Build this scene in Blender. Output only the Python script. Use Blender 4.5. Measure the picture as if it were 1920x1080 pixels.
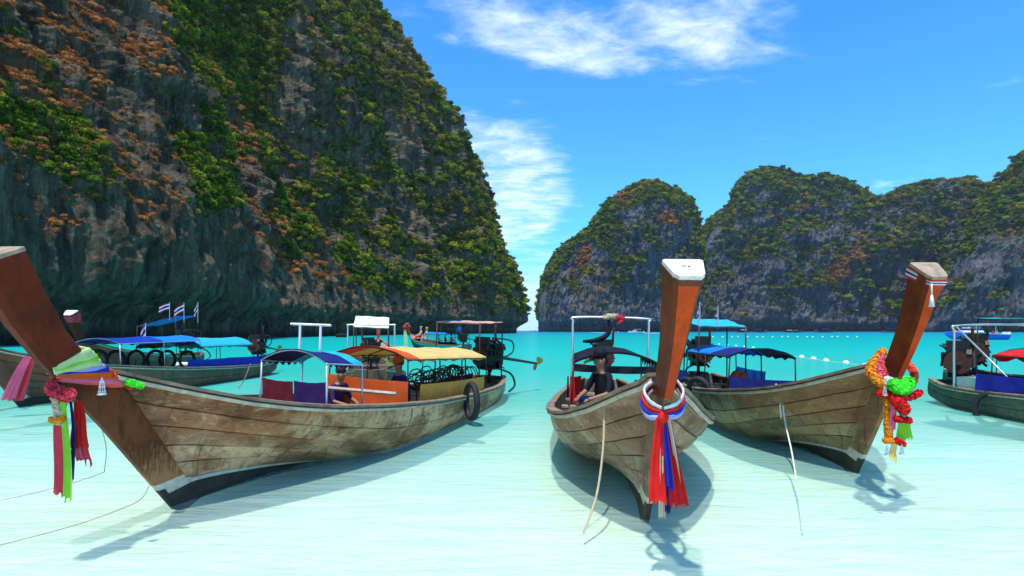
import bpy, bmesh, math, random
import numpy as np
from mathutils import Vector, Matrix
R = math.radians
random.seed(7)
for o in list(bpy.data.objects): bpy.data.objects.remove(o)
scene = bpy.context.scene
C = scene.collection

# ------------------------------------------------------------------ camera
CAMZ, F, HX, HY = 2.0, 1100.0, 960.0, 619.5
cd = bpy.data.cameras.new('camera'); cam = bpy.data.objects.new('camera', cd); C.objects.link(cam)
cam.location = (0, 0, CAMZ); cam.rotation_euler = (R(90), 0, 0)
cd.sensor_width = 36; cd.lens = F / 1920 * 36; cd.shift_y = (HY - 540) / 1920
cd.clip_start = 0.05; cd.clip_end = 30000
scene.camera = cam

# ------------------------------------------------------------------ light
SUN_EL, SUN_AZ = 71.0, (-0.30, -0.95)          # direction towards the sun (x, y)
sd = bpy.data.lights.new('sun', 'SUN'); sun = bpy.data.objects.new('sun', sd); C.objects.link(sun)
sd.energy = 4.4; sd.angle = R(1.4); sd.color = (1.0, 0.95, 0.86)
az = Vector(SUN_AZ).normalized()
sv = Vector((az.x * math.cos(R(SUN_EL)), az.y * math.cos(R(SUN_EL)), math.sin(R(SUN_EL))))
sun.rotation_euler = sv.to_track_quat('Z', 'Y').to_euler()
sun.location = (0, 0, 50)

w = bpy.data.worlds.new('World'); scene.world = w; w.use_nodes = True
nt = w.node_tree; nt.nodes.clear()
def wn(t, **k):
    n = nt.nodes.new(t)
    for a, b in k.items(): setattr(n, a, b)
    return n
L_ = nt.links.new
sky = wn('ShaderNodeTexSky', sky_type='NISHITA'); sky.sun_disc = False
sky.sun_elevation = R(SUN_EL); sky.sun_rotation = math.atan2(az.x, az.y)
sky.air_density = 1.0; sky.dust_density = 0.4; sky.ozone_density = 3.0
hs = wn('ShaderNodeHueSaturation'); hs.inputs['Saturation'].default_value = 1.15; hs.inputs['Value'].default_value = 1.55
L_(sky.outputs[0], hs.inputs['Color'])
tc = wn('ShaderNodeTexCoord'); sep = wn('ShaderNodeSeparateXYZ'); L_(tc.outputs['Generated'], sep.inputs[0])
def wm(op, a, b=None, c=None, clamp=False):
    n = wn('ShaderNodeMath', operation=op); n.use_clamp = clamp
    for i, v in enumerate((a, b, c)):
        if v is None: continue
        if isinstance(v, (int, float)): n.inputs[i].default_value = v
        else: L_(v, n.inputs[i])
    return n.outputs[0]
zz = wm('MAXIMUM', sep.outputs['Z'], 0.02)
# cloud layer: direction projected on a flat layer overhead
zc = wm('ADD', zz, 0.12)
u = wm('DIVIDE', sep.outputs['X'], zc); v = wm('DIVIDE', sep.outputs['Y'], zc)
cmb = wn('ShaderNodeCombineXYZ'); L_(u, cmb.inputs[0]); L_(v, cmb.inputs[1])
mp = wn('ShaderNodeMapping'); mp.inputs['Rotation'].default_value = (0, 0, R(-32)); mp.inputs['Scale'].default_value = (2.0, 3.0, 1)
L_(cmb.outputs[0], mp.inputs[0])
n1 = wn('ShaderNodeTexNoise'); n1.inputs['Scale'].default_value = 2.3; n1.inputs['Detail'].default_value = 9; n1.inputs['Roughness'].default_value = 0.66; n1.inputs['Distortion'].default_value = 0.3
L_(mp.outputs[0], n1.inputs['Vector'])
def blob(cx, cy, rx, ry, rot=0):
    # soft patch of the cloud layer, in layer coordinates
    m = wn('ShaderNodeMapping', vector_type='TEXTURE')
    m.inputs['Location'].default_value = (cx, cy, 0); m.inputs['Rotation'].default_value = (0, 0, R(rot)); m.inputs['Scale'].default_value = (rx, ry, 1)
    L_(cmb.outputs[0], m.inputs[0])
    ln = wn('ShaderNodeVectorMath', operation='LENGTH'); L_(m.outputs[0], ln.inputs[0])
    return wm('SUBTRACT', 1.0, ln.outputs['Value'], clamp=True)
def ray(px, py):
    d = Vector(((px - HX) / F, 1, (HY - py) / F)).normalized(); zq = max(d.z, .02) + .12
    return d.x / zq, d.y / zq
b1 = blob(*ray(1300, 60), .42, .30, 25); b2 = blob(*ray(1060, 95), .30, .16, 20); b2b = blob(*ray(920, 30), .30, .20, 0)
b3 = blob(*ray(940, 370), .42, 1.1, 0); b4 = blob(*ray(1000, 560), 1.0, 3.2, 0); b5 = blob(*ray(1640, 350), .25, .4)
b6 = blob(0.3, -1.6, 1.2, .6, 20); b7 = blob(-2.2, .4, .9, .5, 50)
tot = wm('ADD', wm('MULTIPLY', b1, .85), wm('MULTIPLY', b2, .9))
tot = wm('ADD', tot, wm('MULTIPLY', b2b, .7))
tot = wm('ADD', tot, wm('MULTIPLY', b3, 1.5)); tot = wm('ADD', tot, wm('MULTIPLY', b4, .75)); tot = wm('ADD', tot, wm('MULTIPLY', b5, .35))
tot = wm('ADD', tot, wm('MULTIPLY', wm('ADD', b6, b7), .7))
tot = wm('MINIMUM', tot, .66)
cl = wm('ADD', n1.outputs['Fac'], wm('MULTIPLY', tot, .62))
mr = wn('ShaderNodeMapRange'); mr.inputs['From Min'].default_value = .62; mr.inputs['From Max'].default_value = 1.32; mr.interpolation_type = 'SMOOTHSTEP'
L_(cl, mr.inputs['Value'])
mix = wn('ShaderNodeMix', data_type='RGBA'); L_(mr.outputs[0], mix.inputs['Factor'])
# pale band of humid air low over the sea, the same all the way round
hz = wn('ShaderNodeMapRange'); hz.inputs['From Min'].default_value = 0.0; hz.inputs['From Max'].default_value = .16; hz.inputs['To Min'].default_value = .75; hz.inputs['To Max'].default_value = 0; hz.interpolation_type = 'SMOOTHSTEP'
L_(sep.outputs['Z'], hz.inputs['Value'])
tn = wn('ShaderNodeMix', data_type='RGBA', blend_type='MULTIPLY'); tn.inputs[0].default_value = 1
tn.inputs['B'].default_value = (.36, .90, 1.20, 1); L_(hs.outputs[0], tn.inputs['A'])
hm = wn('ShaderNodeMix', data_type='RGBA'); L_(hz.outputs[0], hm.inputs[0]); L_(tn.outputs['Result'], hm.inputs['A']); hm.inputs['B'].default_value = (3.6, 5.9, 8.4, 1)
L_(hm.outputs['Result'], mix.inputs['A']); mix.inputs['B'].default_value = (8.4, 9.2, 9.6, 1)
bg = wn('ShaderNodeBackground'); bg.inputs['Strength'].default_value = 0.14
L_(mix.outputs['Result'], bg.inputs['Color'])
out = wn('ShaderNodeOutputWorld'); L_(bg.outputs[0], out.inputs[0])
vs = scene.view_settings
vs.view_transform = 'Standard'; vs.look = 'None'; vs.gamma = 1; vs.use_curve_mapping = False; vs.exposure = 0.18
scene.render.engine = 'CYCLES'
scene.cycles.transparent_max_bounces = 24; scene.cycles.max_bounces = 6

# ------------------------------------------------------------------ helpers
def at(px, py, Y): return Vector(((px - HX) / F * Y, Y, CAMZ + (HY - py) / F * Y))
def tag(o, label=None, cat=None, group=None, kind=None):
    if label: o['label'] = label
    if cat: o['category'] = cat
    if group: o['group'] = group
    if kind: o['kind'] = kind
    return o
def empty(name, loc=(0, 0, 0), rz=0, label=None, cat=None, group=None):
    o = bpy.data.objects.new(name, None); C.objects.link(o); o.empty_display_size = .2
    o.location = loc; o.rotation_euler = (0, 0, rz)
    return tag(o, label, cat, group)
def link(name, me, parent=None):
    o = bpy.data.objects.new(name, me); C.objects.link(o)
    if parent: o.parent = parent
    return o
class MB:
    def __init__(s): s.v = []; s.f = []; s.m = []
    def add(s, vs_, fs, mi=0):
        b = len(s.v); s.v += [tuple(p) for p in vs_]
        for f in fs: s.f.append(tuple(i + b for i in f)); s.m.append(mi)
        return s
    def box(s, c, d, M=None, mi=0, taper=1.0):
        x, y, z = d[0] / 2, d[1] / 2, d[2] / 2; P = []
        for sz in (-1, 1):
            k = taper if sz > 0 else 1
            for sx, sy in ((-1, -1), (1, -1), (1, 1), (-1, 1)): P.append(Vector((sx * x * k, sy * y * k, sz * z)))
        P = [(M @ p if M else p) + Vector(c) for p in P]
        return s.add(P, [(3, 2, 1, 0), (4, 5, 6, 7), (0, 1, 5, 4), (1, 2, 6, 5), (2, 3, 7, 6), (3, 0, 4, 7)], mi)
    def rings(s, rs, close=True, cap=True, mi=0):
        n = len(rs[0]); P = [p for r in rs for p in r]; fs = []
        for i in range(len(rs) - 1):
            for j in range(n if close else n - 1):
                k = (j + 1) % n
                fs.append((i * n + j, i * n + k, (i + 1) * n + k, (i + 1) * n + j))
        if cap and close:
            fs.append(tuple(range(n - 1, -1, -1))); fs.append(tuple((len(rs) - 1) * n + j for j in range(n)))
        return s.add(P, fs, mi)
    def tube(s, pts, r, n=6, mi=0, cap=True, flat=1.0):
        pts = [Vector(p) for p in pts]
        rr = r if isinstance(r, (list, tuple)) else [r] * len(pts)
        rs = []; up0 = None
        for i, p in enumerate(pts):
            t = (pts[min(i + 1, len(pts) - 1)] - pts[max(i - 1, 0)])
            t = t.normalized() if t.length > 1e-9 else Vector((0, 0, 1))
            ref = up0 if up0 is not None else (Vector((0, 0, 1)) if abs(t.z) < .9 else Vector((1, 0, 0)))
            a = t.cross(ref)
            if a.length < 1e-6: a = t.orthogonal()
            a.normalize(); b = a.cross(t).normalized(); up0 = b
            rs.append([p + (a * math.cos(q) + b * math.sin(q) * flat) * rr[i] for q in [2 * math.pi * k / n for k in range(n)]])
        return s.rings(rs, True, cap, mi)
    def loop(s, pts, r, n=6, mi=0, flat=1.0):
        pts = [Vector(p) for p in pts]; N = len(pts); rs = []
        c = sum(pts, Vector()) / N
        for i, p in enumerate(pts):
            t = (pts[(i + 1) % N] - pts[i - 1]).normalized(); o = (p - c); o = (o - t * o.dot(t)).normalized(); b = t.cross(o)
            rs.append([p + (o * math.cos(q) * flat + b * math.sin(q)) * (r[i] if isinstance(r, list) else r) for q in [2 * math.pi * k / n for k in range(n)]])
        rs.append(rs[0]); return s.rings(rs, True, False, mi)
    def sph(s, c, r, n=8, m=6, mi=0):
        c = Vector(c); r = Vector(r) if hasattr(r, '__len__') else Vector((r, r, r)); rs = []
        for i in range(m + 1):
            a = math.pi * i / m; a = min(max(a, .02), math.pi - .02)
            rs.append([c + Vector((r.x * math.sin(a) * math.cos(q), r.y * math.sin(a) * math.sin(q), -r.z * math.cos(a))) for q in [2 * math.pi * k / n for k in range(n)]])
        return s.rings(rs, True, True, mi)
    def build(s, name, mats, parent=None, smooth=False, T=None):
        me = bpy.data.meshes.new(name)
        P = s.v if T is None else [tuple(T @ Vector(p)) for p in s.v]
        me.from_pydata(P, [], s.f)
        for m in (mats if isinstance(mats, (list, tuple)) else [mats]): me.materials.append(m)
        me.polygons.foreach_set('material_index', s.m)
        if smooth: me.polygons.foreach_set('use_smooth', [True] * len(s.f))
        me.update()
        return link(name, me, parent)
def smooth_path(pts, k=6):
    pts = [Vector(p) for p in pts]; o = []
    for i in range(len(pts) - 1):
        p0 = pts[max(i - 1, 0)]; p1 = pts[i]; p2 = pts[i + 1]; p3 = pts[min(i + 2, len(pts) - 1)]
        for j in range(k):
            t = j / k
            o.append(.5 * ((2 * p1) + (p2 - p0) * t + (2 * p0 - 5 * p1 + 4 * p2 - p3) * t * t + (3 * p1 - p0 - 3 * p2 + p3) * t ** 3))
    o.append(pts[-1]); return o

# ------------------------------------------------------------------ materials
class NM:
    def __init__(s, name):
        s.mat = bpy.data.materials.new(name); s.mat.use_nodes = True; s.nt = s.mat.node_tree; s.nt.nodes.clear()
        s.out = s.n('ShaderNodeOutputMaterial')
    def n(s, t, **k):
        q = s.nt.nodes.new(t)
        for a, b in k.items(): setattr(q, a, b)
        return q
    def l(s, a, b): s.nt.links.new(a, b)
    def set(s, sock, v):
        if isinstance(v, (int, float)): sock.default_value = v
        elif isinstance(v, (tuple, list)): sock.default_value = tuple(v) + ((1,) if len(v) == 3 and len(sock.default_value) == 4 else ())
        else: s.l(v, sock)
    def m(s, op, a, b=None, c=None, clamp=False):
        q = s.n('ShaderNodeMath', operation=op); q.use_clamp = clamp
        for i, v in enumerate((a, b, c)):
            if v is not None: s.set(q.inputs[i], v)
        return q.outputs[0]
    def co(s, scale=(1, 1, 1), kind='Object', rot=(0, 0, 0)):
        t = s.n('ShaderNodeTexCoord'); m = s.n('ShaderNodeMapping'); m.inputs['Scale'].default_value = scale; m.inputs['Rotation'].default_value = rot
        s.l(t.outputs[kind], m.inputs[0]); return m.outputs[0]
    def noise(s, vec, scale=1, detail=5, rough=.55, dist=0):
        q = s.n('ShaderNodeTexNoise'); s.l(vec, q.inputs['Vector'])
        q.inputs['Scale'].default_value = scale; q.inputs['Detail'].default_value = detail; q.inputs['Roughness'].default_value = rough; q.inputs['Distortion'].default_value = dist
        return q.outputs['Fac']
    def ramp(s, fac, stops):
        q = s.n('ShaderNodeValToRGB'); s.set(q.inputs[0], fac); e = q.color_ramp.elements
        while len(e) > 1: e.remove(e[-1])
        for i, (p, c) in enumerate(stops):
            el = e[0] if i == 0 else e.new(p)
            el.position = p; el.color = tuple(c) + (1,) if len(c) == 3 else c
        return q.outputs['Color']
    def mr(s, v, a, b, c=0, d=1, smooth=True):
        q = s.n('ShaderNodeMapRange'); q.interpolation_type = 'SMOOTHSTEP' if smooth else 'LINEAR'
        s.set(q.inputs['Value'], v); q.inputs['From Min'].default_value = a; q.inputs['From Max'].default_value = b; q.inputs['To Min'].default_value = c; q.inputs['To Max'].default_value = d
        return q.outputs[0]
    def mix(s, f, a, b, bt='MIX'):
        q = s.n('ShaderNodeMix', data_type='RGBA', blend_type=bt); s.set(q.inputs[0], f); s.set(q.inputs['A'], a); s.set(q.inputs['B'], b); return q.outputs['Result']
    def bump(s, h, strength=.3, dist=.05):
        q = s.n('ShaderNodeBump'); s.set(q.inputs['Height'], h); q.inputs['Strength'].default_value = strength; q.inputs['Distance'].default_value = dist; return q.outputs[0]
    def bsdf(s, color, rough=.6, metal=0, normal=None, spec=.4, coat=0):
        q = s.n('ShaderNodeBsdfPrincipled'); s.set(q.inputs['Base Color'], color); s.set(q.inputs['Roughness'], rough); q.inputs['Metallic'].default_value = metal
        q.inputs['Specular IOR Level'].default_value = spec
        if coat: q.inputs['Coat Weight'].default_value = coat; q.inputs['Coat Roughness'].default_value = .25
        if normal is not None: s.l(normal, q.inputs['Normal'])
        s.l(q.outputs[0], s.out.inputs[0]); return s.mat
_mc = {}
def plain(name, col, rough=.6, metal=0, var=.25, sc=6, bump=.15, spec=.4):
    if name in _mc: return _mc[name]
    k = NM(name); c = k.co(); n = k.noise(c, sc, 5, .6)
    d = tuple(x * (1 - var) for x in col); e = tuple(min(x * (1 + var), 1) for x in col)
    m = k.bsdf(k.ramp(n, [(.3, d), (.7, e)]), rough, metal, k.bump(k.noise(c, sc * 5, 3), bump, .01), spec)
    _mc[name] = m; return m
def cloth(name, col, trans=.25, var=.12):
    if name in _mc: return _mc[name]
    k = NM(name); c = k.co(); n = k.noise(c, 5, 4, .6)
    col2 = k.ramp(n, [(.3, tuple(x * (1 - var) for x in col)), (.75, tuple(min(1, x * (1 + var) + .01) for x in col))])
    nb = k.bump(k.m('ADD', k.noise(c, 9, 3), k.m('MULTIPLY', k.noise(c, 90, 1), .2)), .35, .03)
    q = k.n('ShaderNodeBsdfPrincipled'); k.l(col2, q.inputs['Base Color']); q.inputs['Roughness'].default_value = .75; q.inputs['Specular IOR Level'].default_value = .2
    k.l(nb, q.inputs['Normal'])
    t = k.n('ShaderNodeBsdfTranslucent'); k.l(col2, t.inputs[0])
    mx = k.n('ShaderNodeMixShader'); mx.inputs[0].default_value = trans; k.l(q.outputs[0], mx.inputs[1]); k.l(t.outputs[0], mx.inputs[2]); k.l(mx.outputs[0], k.out.inputs[0])
    _mc[name] = k.mat; return k.mat
def hull_wood(name, a, b, dark, rust, rust_amt=.5, green=(.16, .19, .11), green_amt=.2, topdark=0.0):
    k = NM(name); oi = k.n('ShaderNodeObjectInfo')
    c = k.co(); off = k.n('ShaderNodeVectorMath', operation='ADD'); k.l(c, off.inputs[0])
    sc = k.n('ShaderNodeVectorMath', operation='SCALE'); sc.inputs[0].default_value = (7, 3, 5); k.l(oi.outputs['Random'], sc.inputs['Scale']); k.l(sc.outputs[0], off.inputs[1])
    def mp_(s_, src=off.outputs[0]):
        m = k.n('ShaderNodeMapping'); m.inputs['Scale'].default_value = s_; k.l(src, m.inputs[0]); return m.outputs[0]
    big = k.noise(mp_((.8, 1.4, 1.6), c), 1.3, 5, .65, .6)
    grain = k.noise(mp_((1.3, 16, 22)), 1.6, 6, .7, .3)
    fine = k.noise(mp_((4, 60, 80)), 1.5, 4, .7)
    drip = k.noise(mp_((7, 2, .7), c), 1.4, 4, .6)
    col = k.mix(k.mr(big, .42, .58), a, b)
    col = k.mix(k.m('MULTIPLY', k.mr(big, .48, .7), green_amt), col, green)
    col = k.mix(k.mr(drip, .52, .72, 0, .8), col, dark)
    col = k.mix(k.mr(grain, .54, .68, 0, .85), col, dark)
    col = k.mix(k.mr(fine, .56, .75, 0, .5), col, dark)
    rb = k.noise(mp_((1.0, 1.5, 2.2), c), 1.1, 4, .6, .3)
    geo = k.n('ShaderNodeSeparateXYZ'); k.l(c, geo.inputs[0])
    bow = k.mr(geo.outputs[0], -5.5, .6, 0, .35)
    up = k.mr(geo.outputs[2], .35, 1.3, 0, .3)
    rf = k.mr(k.m('ADD', rb, k.m('ADD', bow, up)), .74, .98, 0, rust_amt)
    col = k.mix(rf, col, rust)
    if topdark: col = k.mix(k.m('MULTIPLY', k.mr(k.m('ADD', big, up), .6, .95), topdark), col, dark)
    pe = k.noise(mp_((1.6, 3, 4.5), c), 2.6, 8, .78, .5); col = k.mix(k.mr(pe, .54, .62, 0, .4), col, tuple(min(1, x * 1.25 + .03) for x in a)); col = k.mix(k.mr(pe, .40, .36, 0, .55), col, dark)
    sp = k.noise(mp_((3, 3, 3), c), 5, 6, .7)
    col = k.mix(k.mr(sp, .62, .72, 0, .45), col, tuple(min(1, x * 1.5 + .05) for x in a))
    hv = k.n('ShaderNodeHueSaturation'); hv.inputs['Value'].default_value = 1; k.l(col, hv.inputs['Color']); k.l(k.mr(oi.outputs['Random'], 0, 1, .82, 1.18), hv.inputs['Value'])
    h = k.m('ADD', k.m('MULTIPLY', grain, 1.0), k.m('MULTIPLY', fine, .5))
    return k.bsdf(hv.outputs[0], k.mr(big, .3, .7, .55, .8), 0, k.bump(h, .55, .012), .3)
def varnish(name, a, b, dark, worn=None):
    k = NM(name); c = k.co()
    m1 = k.n('ShaderNodeMapping'); m1.inputs['Scale'].default_value = (5, 9, 1.1); m1.inputs['Rotation'].default_value = (0, R(-38), 0); k.l(c, m1.inputs[0])
    g = k.noise(m1.outputs[0], 3, 7, .65, .4); bgn = k.noise(c, 1.7, 4, .6)
    col = k.mix(k.mr(bgn, .35, .65), a, b); col = k.mix(k.mr(g, .5, .75, 0, .75), col, dark)
    s2 = k.noise(c, 14, 6, .75); col = k.mix(k.mr(s2, .70, .80, 0, .25), col, (.42, .25, .14))
    m3_ = k.n('ShaderNodeMapping'); m3_.inputs['Scale'].default_value = (22, 22, 1.6); m3_.inputs['Rotation'].default_value = (0, R(-40), 0); k.l(c, m3_.inputs[0]); sc_ = k.noise(m3_.outputs[0], 1.4, 5, .75); col = k.mix(k.mr(sc_, .60, .68, 0, .55), col, dark)
    if worn:
        sz_ = k.n('ShaderNodeSeparateXYZ'); k.l(c, sz_.inputs[0]); lowz = k.mr(sz_.outputs[2], 1.1, .2, 0, .22); col = k.mix(k.mr(k.m('ADD', k.m('ADD', k.m('MULTIPLY', bgn, .6), k.m('MULTIPLY', sc_, .4)), lowz), .60, .72, 0, .75), col, worn)
    return k.bsdf(col, .5, 0, k.bump(g, .5, .012), .12)

M = {}
M['hull_a'] = hull_wood('weathered_warm_wood', (.62, .39, .21), (.27, .15, .07), (.035, .018, .009), (.32, .095, .03), .75, topdark=.7, green_amt=.08)
M['hull_b'] = hull_wood('weathered_grey_wood', (.40, .275, .18), (.17, .115, .075), (.035, .025, .018), (.27, .11, .04), .55, green_amt=.2, green=(.22, .22, .16), topdark=.3)
M['hull_c'] = hull_wood('weathered_green_wood', (.38, .27, .14), (.19, .15, .08), (.045, .03, .018), (.32, .10, .03), .6, green=(.15, .19, .11), green_amt=.4)
M['hull_d'] = hull_wood('dark_red_wood', (.20, .09, .05), (.13, .07, .04), (.03, .02, .012), (.25, .05, .02), .6, green=(.08, .12, .06), green_amt=.5)
M['hull_e'] = hull_wood('dark_green_wood', (.10, .12, .09), (.07, .09, .07), (.02, .02, .015), (.16, .07, .03), .3, green=(.05, .10, .07), green_amt=.6)
M['stem_a'] = varnish('worn_stem_wood', (.17, .052, .018), (.075, .024, .010), (.016, .007, .004), worn=(.42, .20, .08))
M['prow_a'] = varnish('varnished_brown_prow', (.155, .024, .008), (.09, .016, .006), (.025, .007, .004))
M['prow_b'] = varnish('varnished_orange_prow', (.62, .075, .010), (.42, .045, .008), (.12, .018, .005))
M['prow_side'] = varnish('varnished_prow_side', (.24, .052, .014), (.14, .030, .010), (.05, .013, .006))
M['endgrain'] = plain('pale_end_grain', (.72, .68, .62), .8, var=.2, sc=14)
M['endgrain_b'] = plain('worn_end_grain', (.34, .25, .17), .8, var=.35, sc=12)
M['rail'] = plain('worn_rail_wood', (.24, .16, .10), .7, var=.5, sc=5)
M['rail_pale'] = plain('pale_rub_rail', (.50, .41, .31), .7, var=.3, sc=7)
M['bottom'] = plain('dark_bottom_paint', (.028, .026, .02), .75, var=.5, sc=4, bump=.4)
M['white_band'] = plain('dirty_white_band', (.50, .46, .38), .75, var=.3, sc=9)
M['inner'] = plain('inner_hull_wood', (.075, .048, .03), .8, var=.4, sc=4)
M['deck'] = plain('deck_boards', (.30, .22, .15), .75, var=.35, sc=5)
M['metal'] = plain('grey_tube_metal', (.62, .63, .64), .35, .6, var=.15)
M['dark_metal'] = plain('dark_painted_metal', (.035, .035, .035), .5, .3, var=.3)
M['engine'] = plain('oily_engine_iron', (.03, .026, .022), .42, .5, var=.6, sc=18, bump=.5)
M['rust'] = plain('rusty_iron', (.075, .03, .018), .8, .2, var=.5, sc=14)
M['brass'] = plain('worn_brass', (.55, .38, .14), .4, .8, var=.3)
M['rubber'] = plain('black_rubber', (.016, .016, .018), .7, var=.3, bump=.3)
M['rope'] = plain('pale_rope', (.55, .45, .30), .9, var=.25, sc=50, bump=.6)
M['rope_w'] = plain('white_rope', (.80, .78, .72), .9, var=.12, sc=50, bump=.5)
M['rope_d'] = plain('dirty_cord', (.30, .22, .14), .9)
M['white'] = plain('white_paint', (.8, .8, .78), .4, var=.06)
M['blue_paint'] = plain('blue_boat_paint', (.02, .13, .62), .35, var=.1)
M['skin'] = plain('tanned_skin', (.34, .16, .09), .55, var=.12)
M['skin_l'] = plain('fair_skin', (.62, .36, .25), .55, var=.1)
M['hair'] = plain('dark_hair', (.015, .012, .01), .6)
M['blond'] = plain('blond_hair', (.5, .33, .12), .6)
M['yellow_plastic'] = plain('yellow_plastic', (.8, .6, .02), .4, var=.1)
def cl(n, c, **k): M[n] = cloth(n + '_cloth', c, **k)
cl('navy', (.012, .02, .16), trans=.15); cl('deepblue', (.008, .05, .42)); cl('azure', (.01, .26, .78)); cl('turq', (.03, .52, .66)); cl('turq_pale', (.12, .60, .60))
cl('orange', (.80, .13, .02)); cl('yellow', (.86, .62, .20)); cl('ochre', (.88, .44, .07)); cl('pinkish', (.72, .44, .34)); cl('whitec', (.82, .82, .80))
cl('red', (.78, .018, .015)); cl('pinkred', (.78, .06, .09)); cl('pink', (.85, .16, .28)); cl('lime', (.32, .72, .05)); cl('palelime', (.62, .78, .34)); cl('royal', (.03, .035, .45)); cl('lilac', (.42, .44, .78))
cl('cream', (.80, .66, .46)); cl('maroon', (.20, .02, .03)); cl('purple', (.05, .02, .12)); cl('black', (.012, .012, .02)); cl('jade', (.03, .35, .22)); cl('neon', (.08, .85, .04)); cl('marigold', (.88, .36, .02)); cl('darkgreen', (.01, .10, .06)); cl('coral', (.85, .12, .06))
def flag_mat():
    k = NM('striped_flag'); t = k.n('ShaderNodeTexCoord'); s = k.n('ShaderNodeSeparateXYZ'); k.l(t.outputs['UV'], s.inputs[0])
    q = k.n('ShaderNodeValToRGB'); k.l(s.outputs[1], q.inputs[0]); q.color_ramp.interpolation = 'CONSTANT'; e = q.color_ramp.elements
    r, w_, b = (.62, .01, .02, 1), (.8, .8, .8, 1), (.02, .03, .28, 1)
    e[0].position = 0; e[0].color = r; e[1].position = 1 / 6; e[1].color = w_
    for p, c_ in ((1 / 3, b), (2 / 3, w_), (5 / 6, r)): x = e.new(p); x.color = c_
    bs = k.n('ShaderNodeBsdfPrincipled'); k.l(q.outputs[0], bs.inputs['Base Color']); bs.inputs['Roughness'].default_value = .8
    tr = k.n('ShaderNodeBsdfTranslucent'); k.l(q.outputs[0], tr.inputs[0]); mx = k.n('ShaderNodeMixShader'); mx.inputs[0].default_value = .35
    k.l(bs.outputs[0], mx.inputs[1]); k.l(tr.outputs[0], mx.inputs[2]); k.l(mx.outputs[0], k.out.inputs[0]); return k.mat
M['flag'] = flag_mat()

# ------------------------------------------------------------------ numpy noise
rng = np.random.RandomState(11)
_perm = np.concatenate([rng.permutation(256)] * 2).astype(np.int64)
_grad = rng.normal(size=(256, 3)); _grad /= np.linalg.norm(_grad, axis=1)[:, None]
def perlin(x, y, z):
    xi = np.floor(x).astype(np.int64); yi = np.floor(y).astype(np.int64); zi = np.floor(z).astype(np.int64)
    xf, yf, zf = x - xi, y - yi, z - zi
    xi &= 255; yi &= 255; zi &= 255
    f = lambda t: t * t * t * (t * (t * 6 - 15) + 10)
    u_, v_, w_ = f(xf), f(yf), f(zf)
    def g(dx, dy, dz):
        h = _perm[(_perm[(_perm[(xi + dx) & 255] + yi + dy) & 255] + zi + dz) & 255]
        gr = _grad[h]
        return gr[..., 0] * (xf - dx) + gr[..., 1] * (yf - dy) + gr[..., 2] * (zf - dz)
    lx = lambda a, b, t: a + t * (b - a)
    return lx(lx(lx(g(0, 0, 0), g(1, 0, 0), u_), lx(g(0, 1, 0), g(1, 1, 0), u_), v_), lx(lx(g(0, 0, 1), g(1, 0, 1), u_), lx(g(0, 1, 1), g(1, 1, 1), u_), v_), w_) * 1.6
def fbm(x, y, z, o=4, g=.5):
    s = 0; a = 1; t = 0
    for i in range(o): s = s + a * perlin(x + 17.3 * i, y - 9.1 * i, z + 3.7 * i); t += a; a *= g; x = x * 2; y = y * 2; z = z * 2
    return s / t
def ridge(x, y, z, o=3):
    s = 0; a = 1; t = 0
    for i in range(o): s = s + a * (1 - 2 * np.abs(perlin(x + 5.1 * i, y + 2.3 * i, z - 7.7 * i))); t += a; a *= .5; x = x * 2.1; y = y * 2.1; z = z * 2.1
    return s / t
def sstep(x, a, b): t = np.clip((x - a) / (b - a), 0, 1); return t * t * (3 - 2 * t)
def grid_mesh(name, P, mat, attrs=None, flip=False):
    nu, nv = P.shape[:2]; me = bpy.data.meshes.new(name)
    idx = np.arange(nu * nv).reshape(nu, nv)
    q = np.stack([idx[:-1, :-1], idx[1:, :-1], idx[1:, 1:], idx[:-1, 1:]], -1).reshape(-1, 4)
    if flip: q = q[:, ::-1]
    me.vertices.add(nu * nv); me.vertices.foreach_set('co', P.reshape(-1).astype(np.float32))
    n = len(q); me.loops.add(n * 4); me.loops.foreach_set('vertex_index', q.reshape(-1).astype(np.int32))
    me.polygons.add(n); me.polygons.foreach_set('loop_start', (np.arange(n) * 4).astype(np.int32)); me.polygons.foreach_set('loop_total', np.full(n, 4, np.int32))
    me.update(calc_edges=True); me.validate()
    for k, a in (attrs or {}).items():
        at_ = me.attributes.new(k, 'FLOAT', 'POINT'); at_.data.foreach_set('value', a.reshape(-1).astype(np.float32))
    me.materials.append(mat); me.polygons.foreach_set('use_smooth', [not name.startswith('cliff')] * n)
    return me, q

# ------------------------------------------------------------------ sea bed and water
def sand_mat():
    k = NM('white_coral_sand'); c = k.co((.25, 1, 1)); rp = k.noise(k.co((.5, 2.2, 1)), 1.7, 5, .6, .8); b = k.noise(c, .5, 4)
    col = k.ramp(b, [(.35, (.72, .71, .62)), (.65, (.80, .80, .73))])
    sp = k.noise(k.co(), 9, 3, .7); col = k.mix(k.mr(sp, .72, .78, 0, .5), col, (.35, .33, .25))
    return k.bsdf(col, .9, 0, k.bump(rp, .5, .12), .1)
xs = np.concatenate([[-4000, -2500, -700, -200, -60], np.linspace(-28, 28, 90), [60, 200, 700, 2500, 4000]])
ys = np.concatenate([[-400, -80, -30, -14], np.linspace(-8, 34, 100), [42, 60, 100, 200, 500, 2000, 5700]])
X, Y = np.meshgrid(xs, ys, indexing='ij')
Z = np.interp(Y, [-400, -30, -12, -4, 2, 6, 9, 12, 20, 40, 100, 300, 12000], [9, 2.2, .9, .1, -.13, -.17, -.25, -.36, -.8, -1.8, -4, -9, -14])
Z = Z + .035 * fbm(X * .35, Y * .5, X * 0, 3) * (np.abs(X) < 30)
me, _ = grid_mesh('seabed', np.stack([X, Y, Z], -1), sand_mat())
tag(link('seabed', me), kind='structure')

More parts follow.
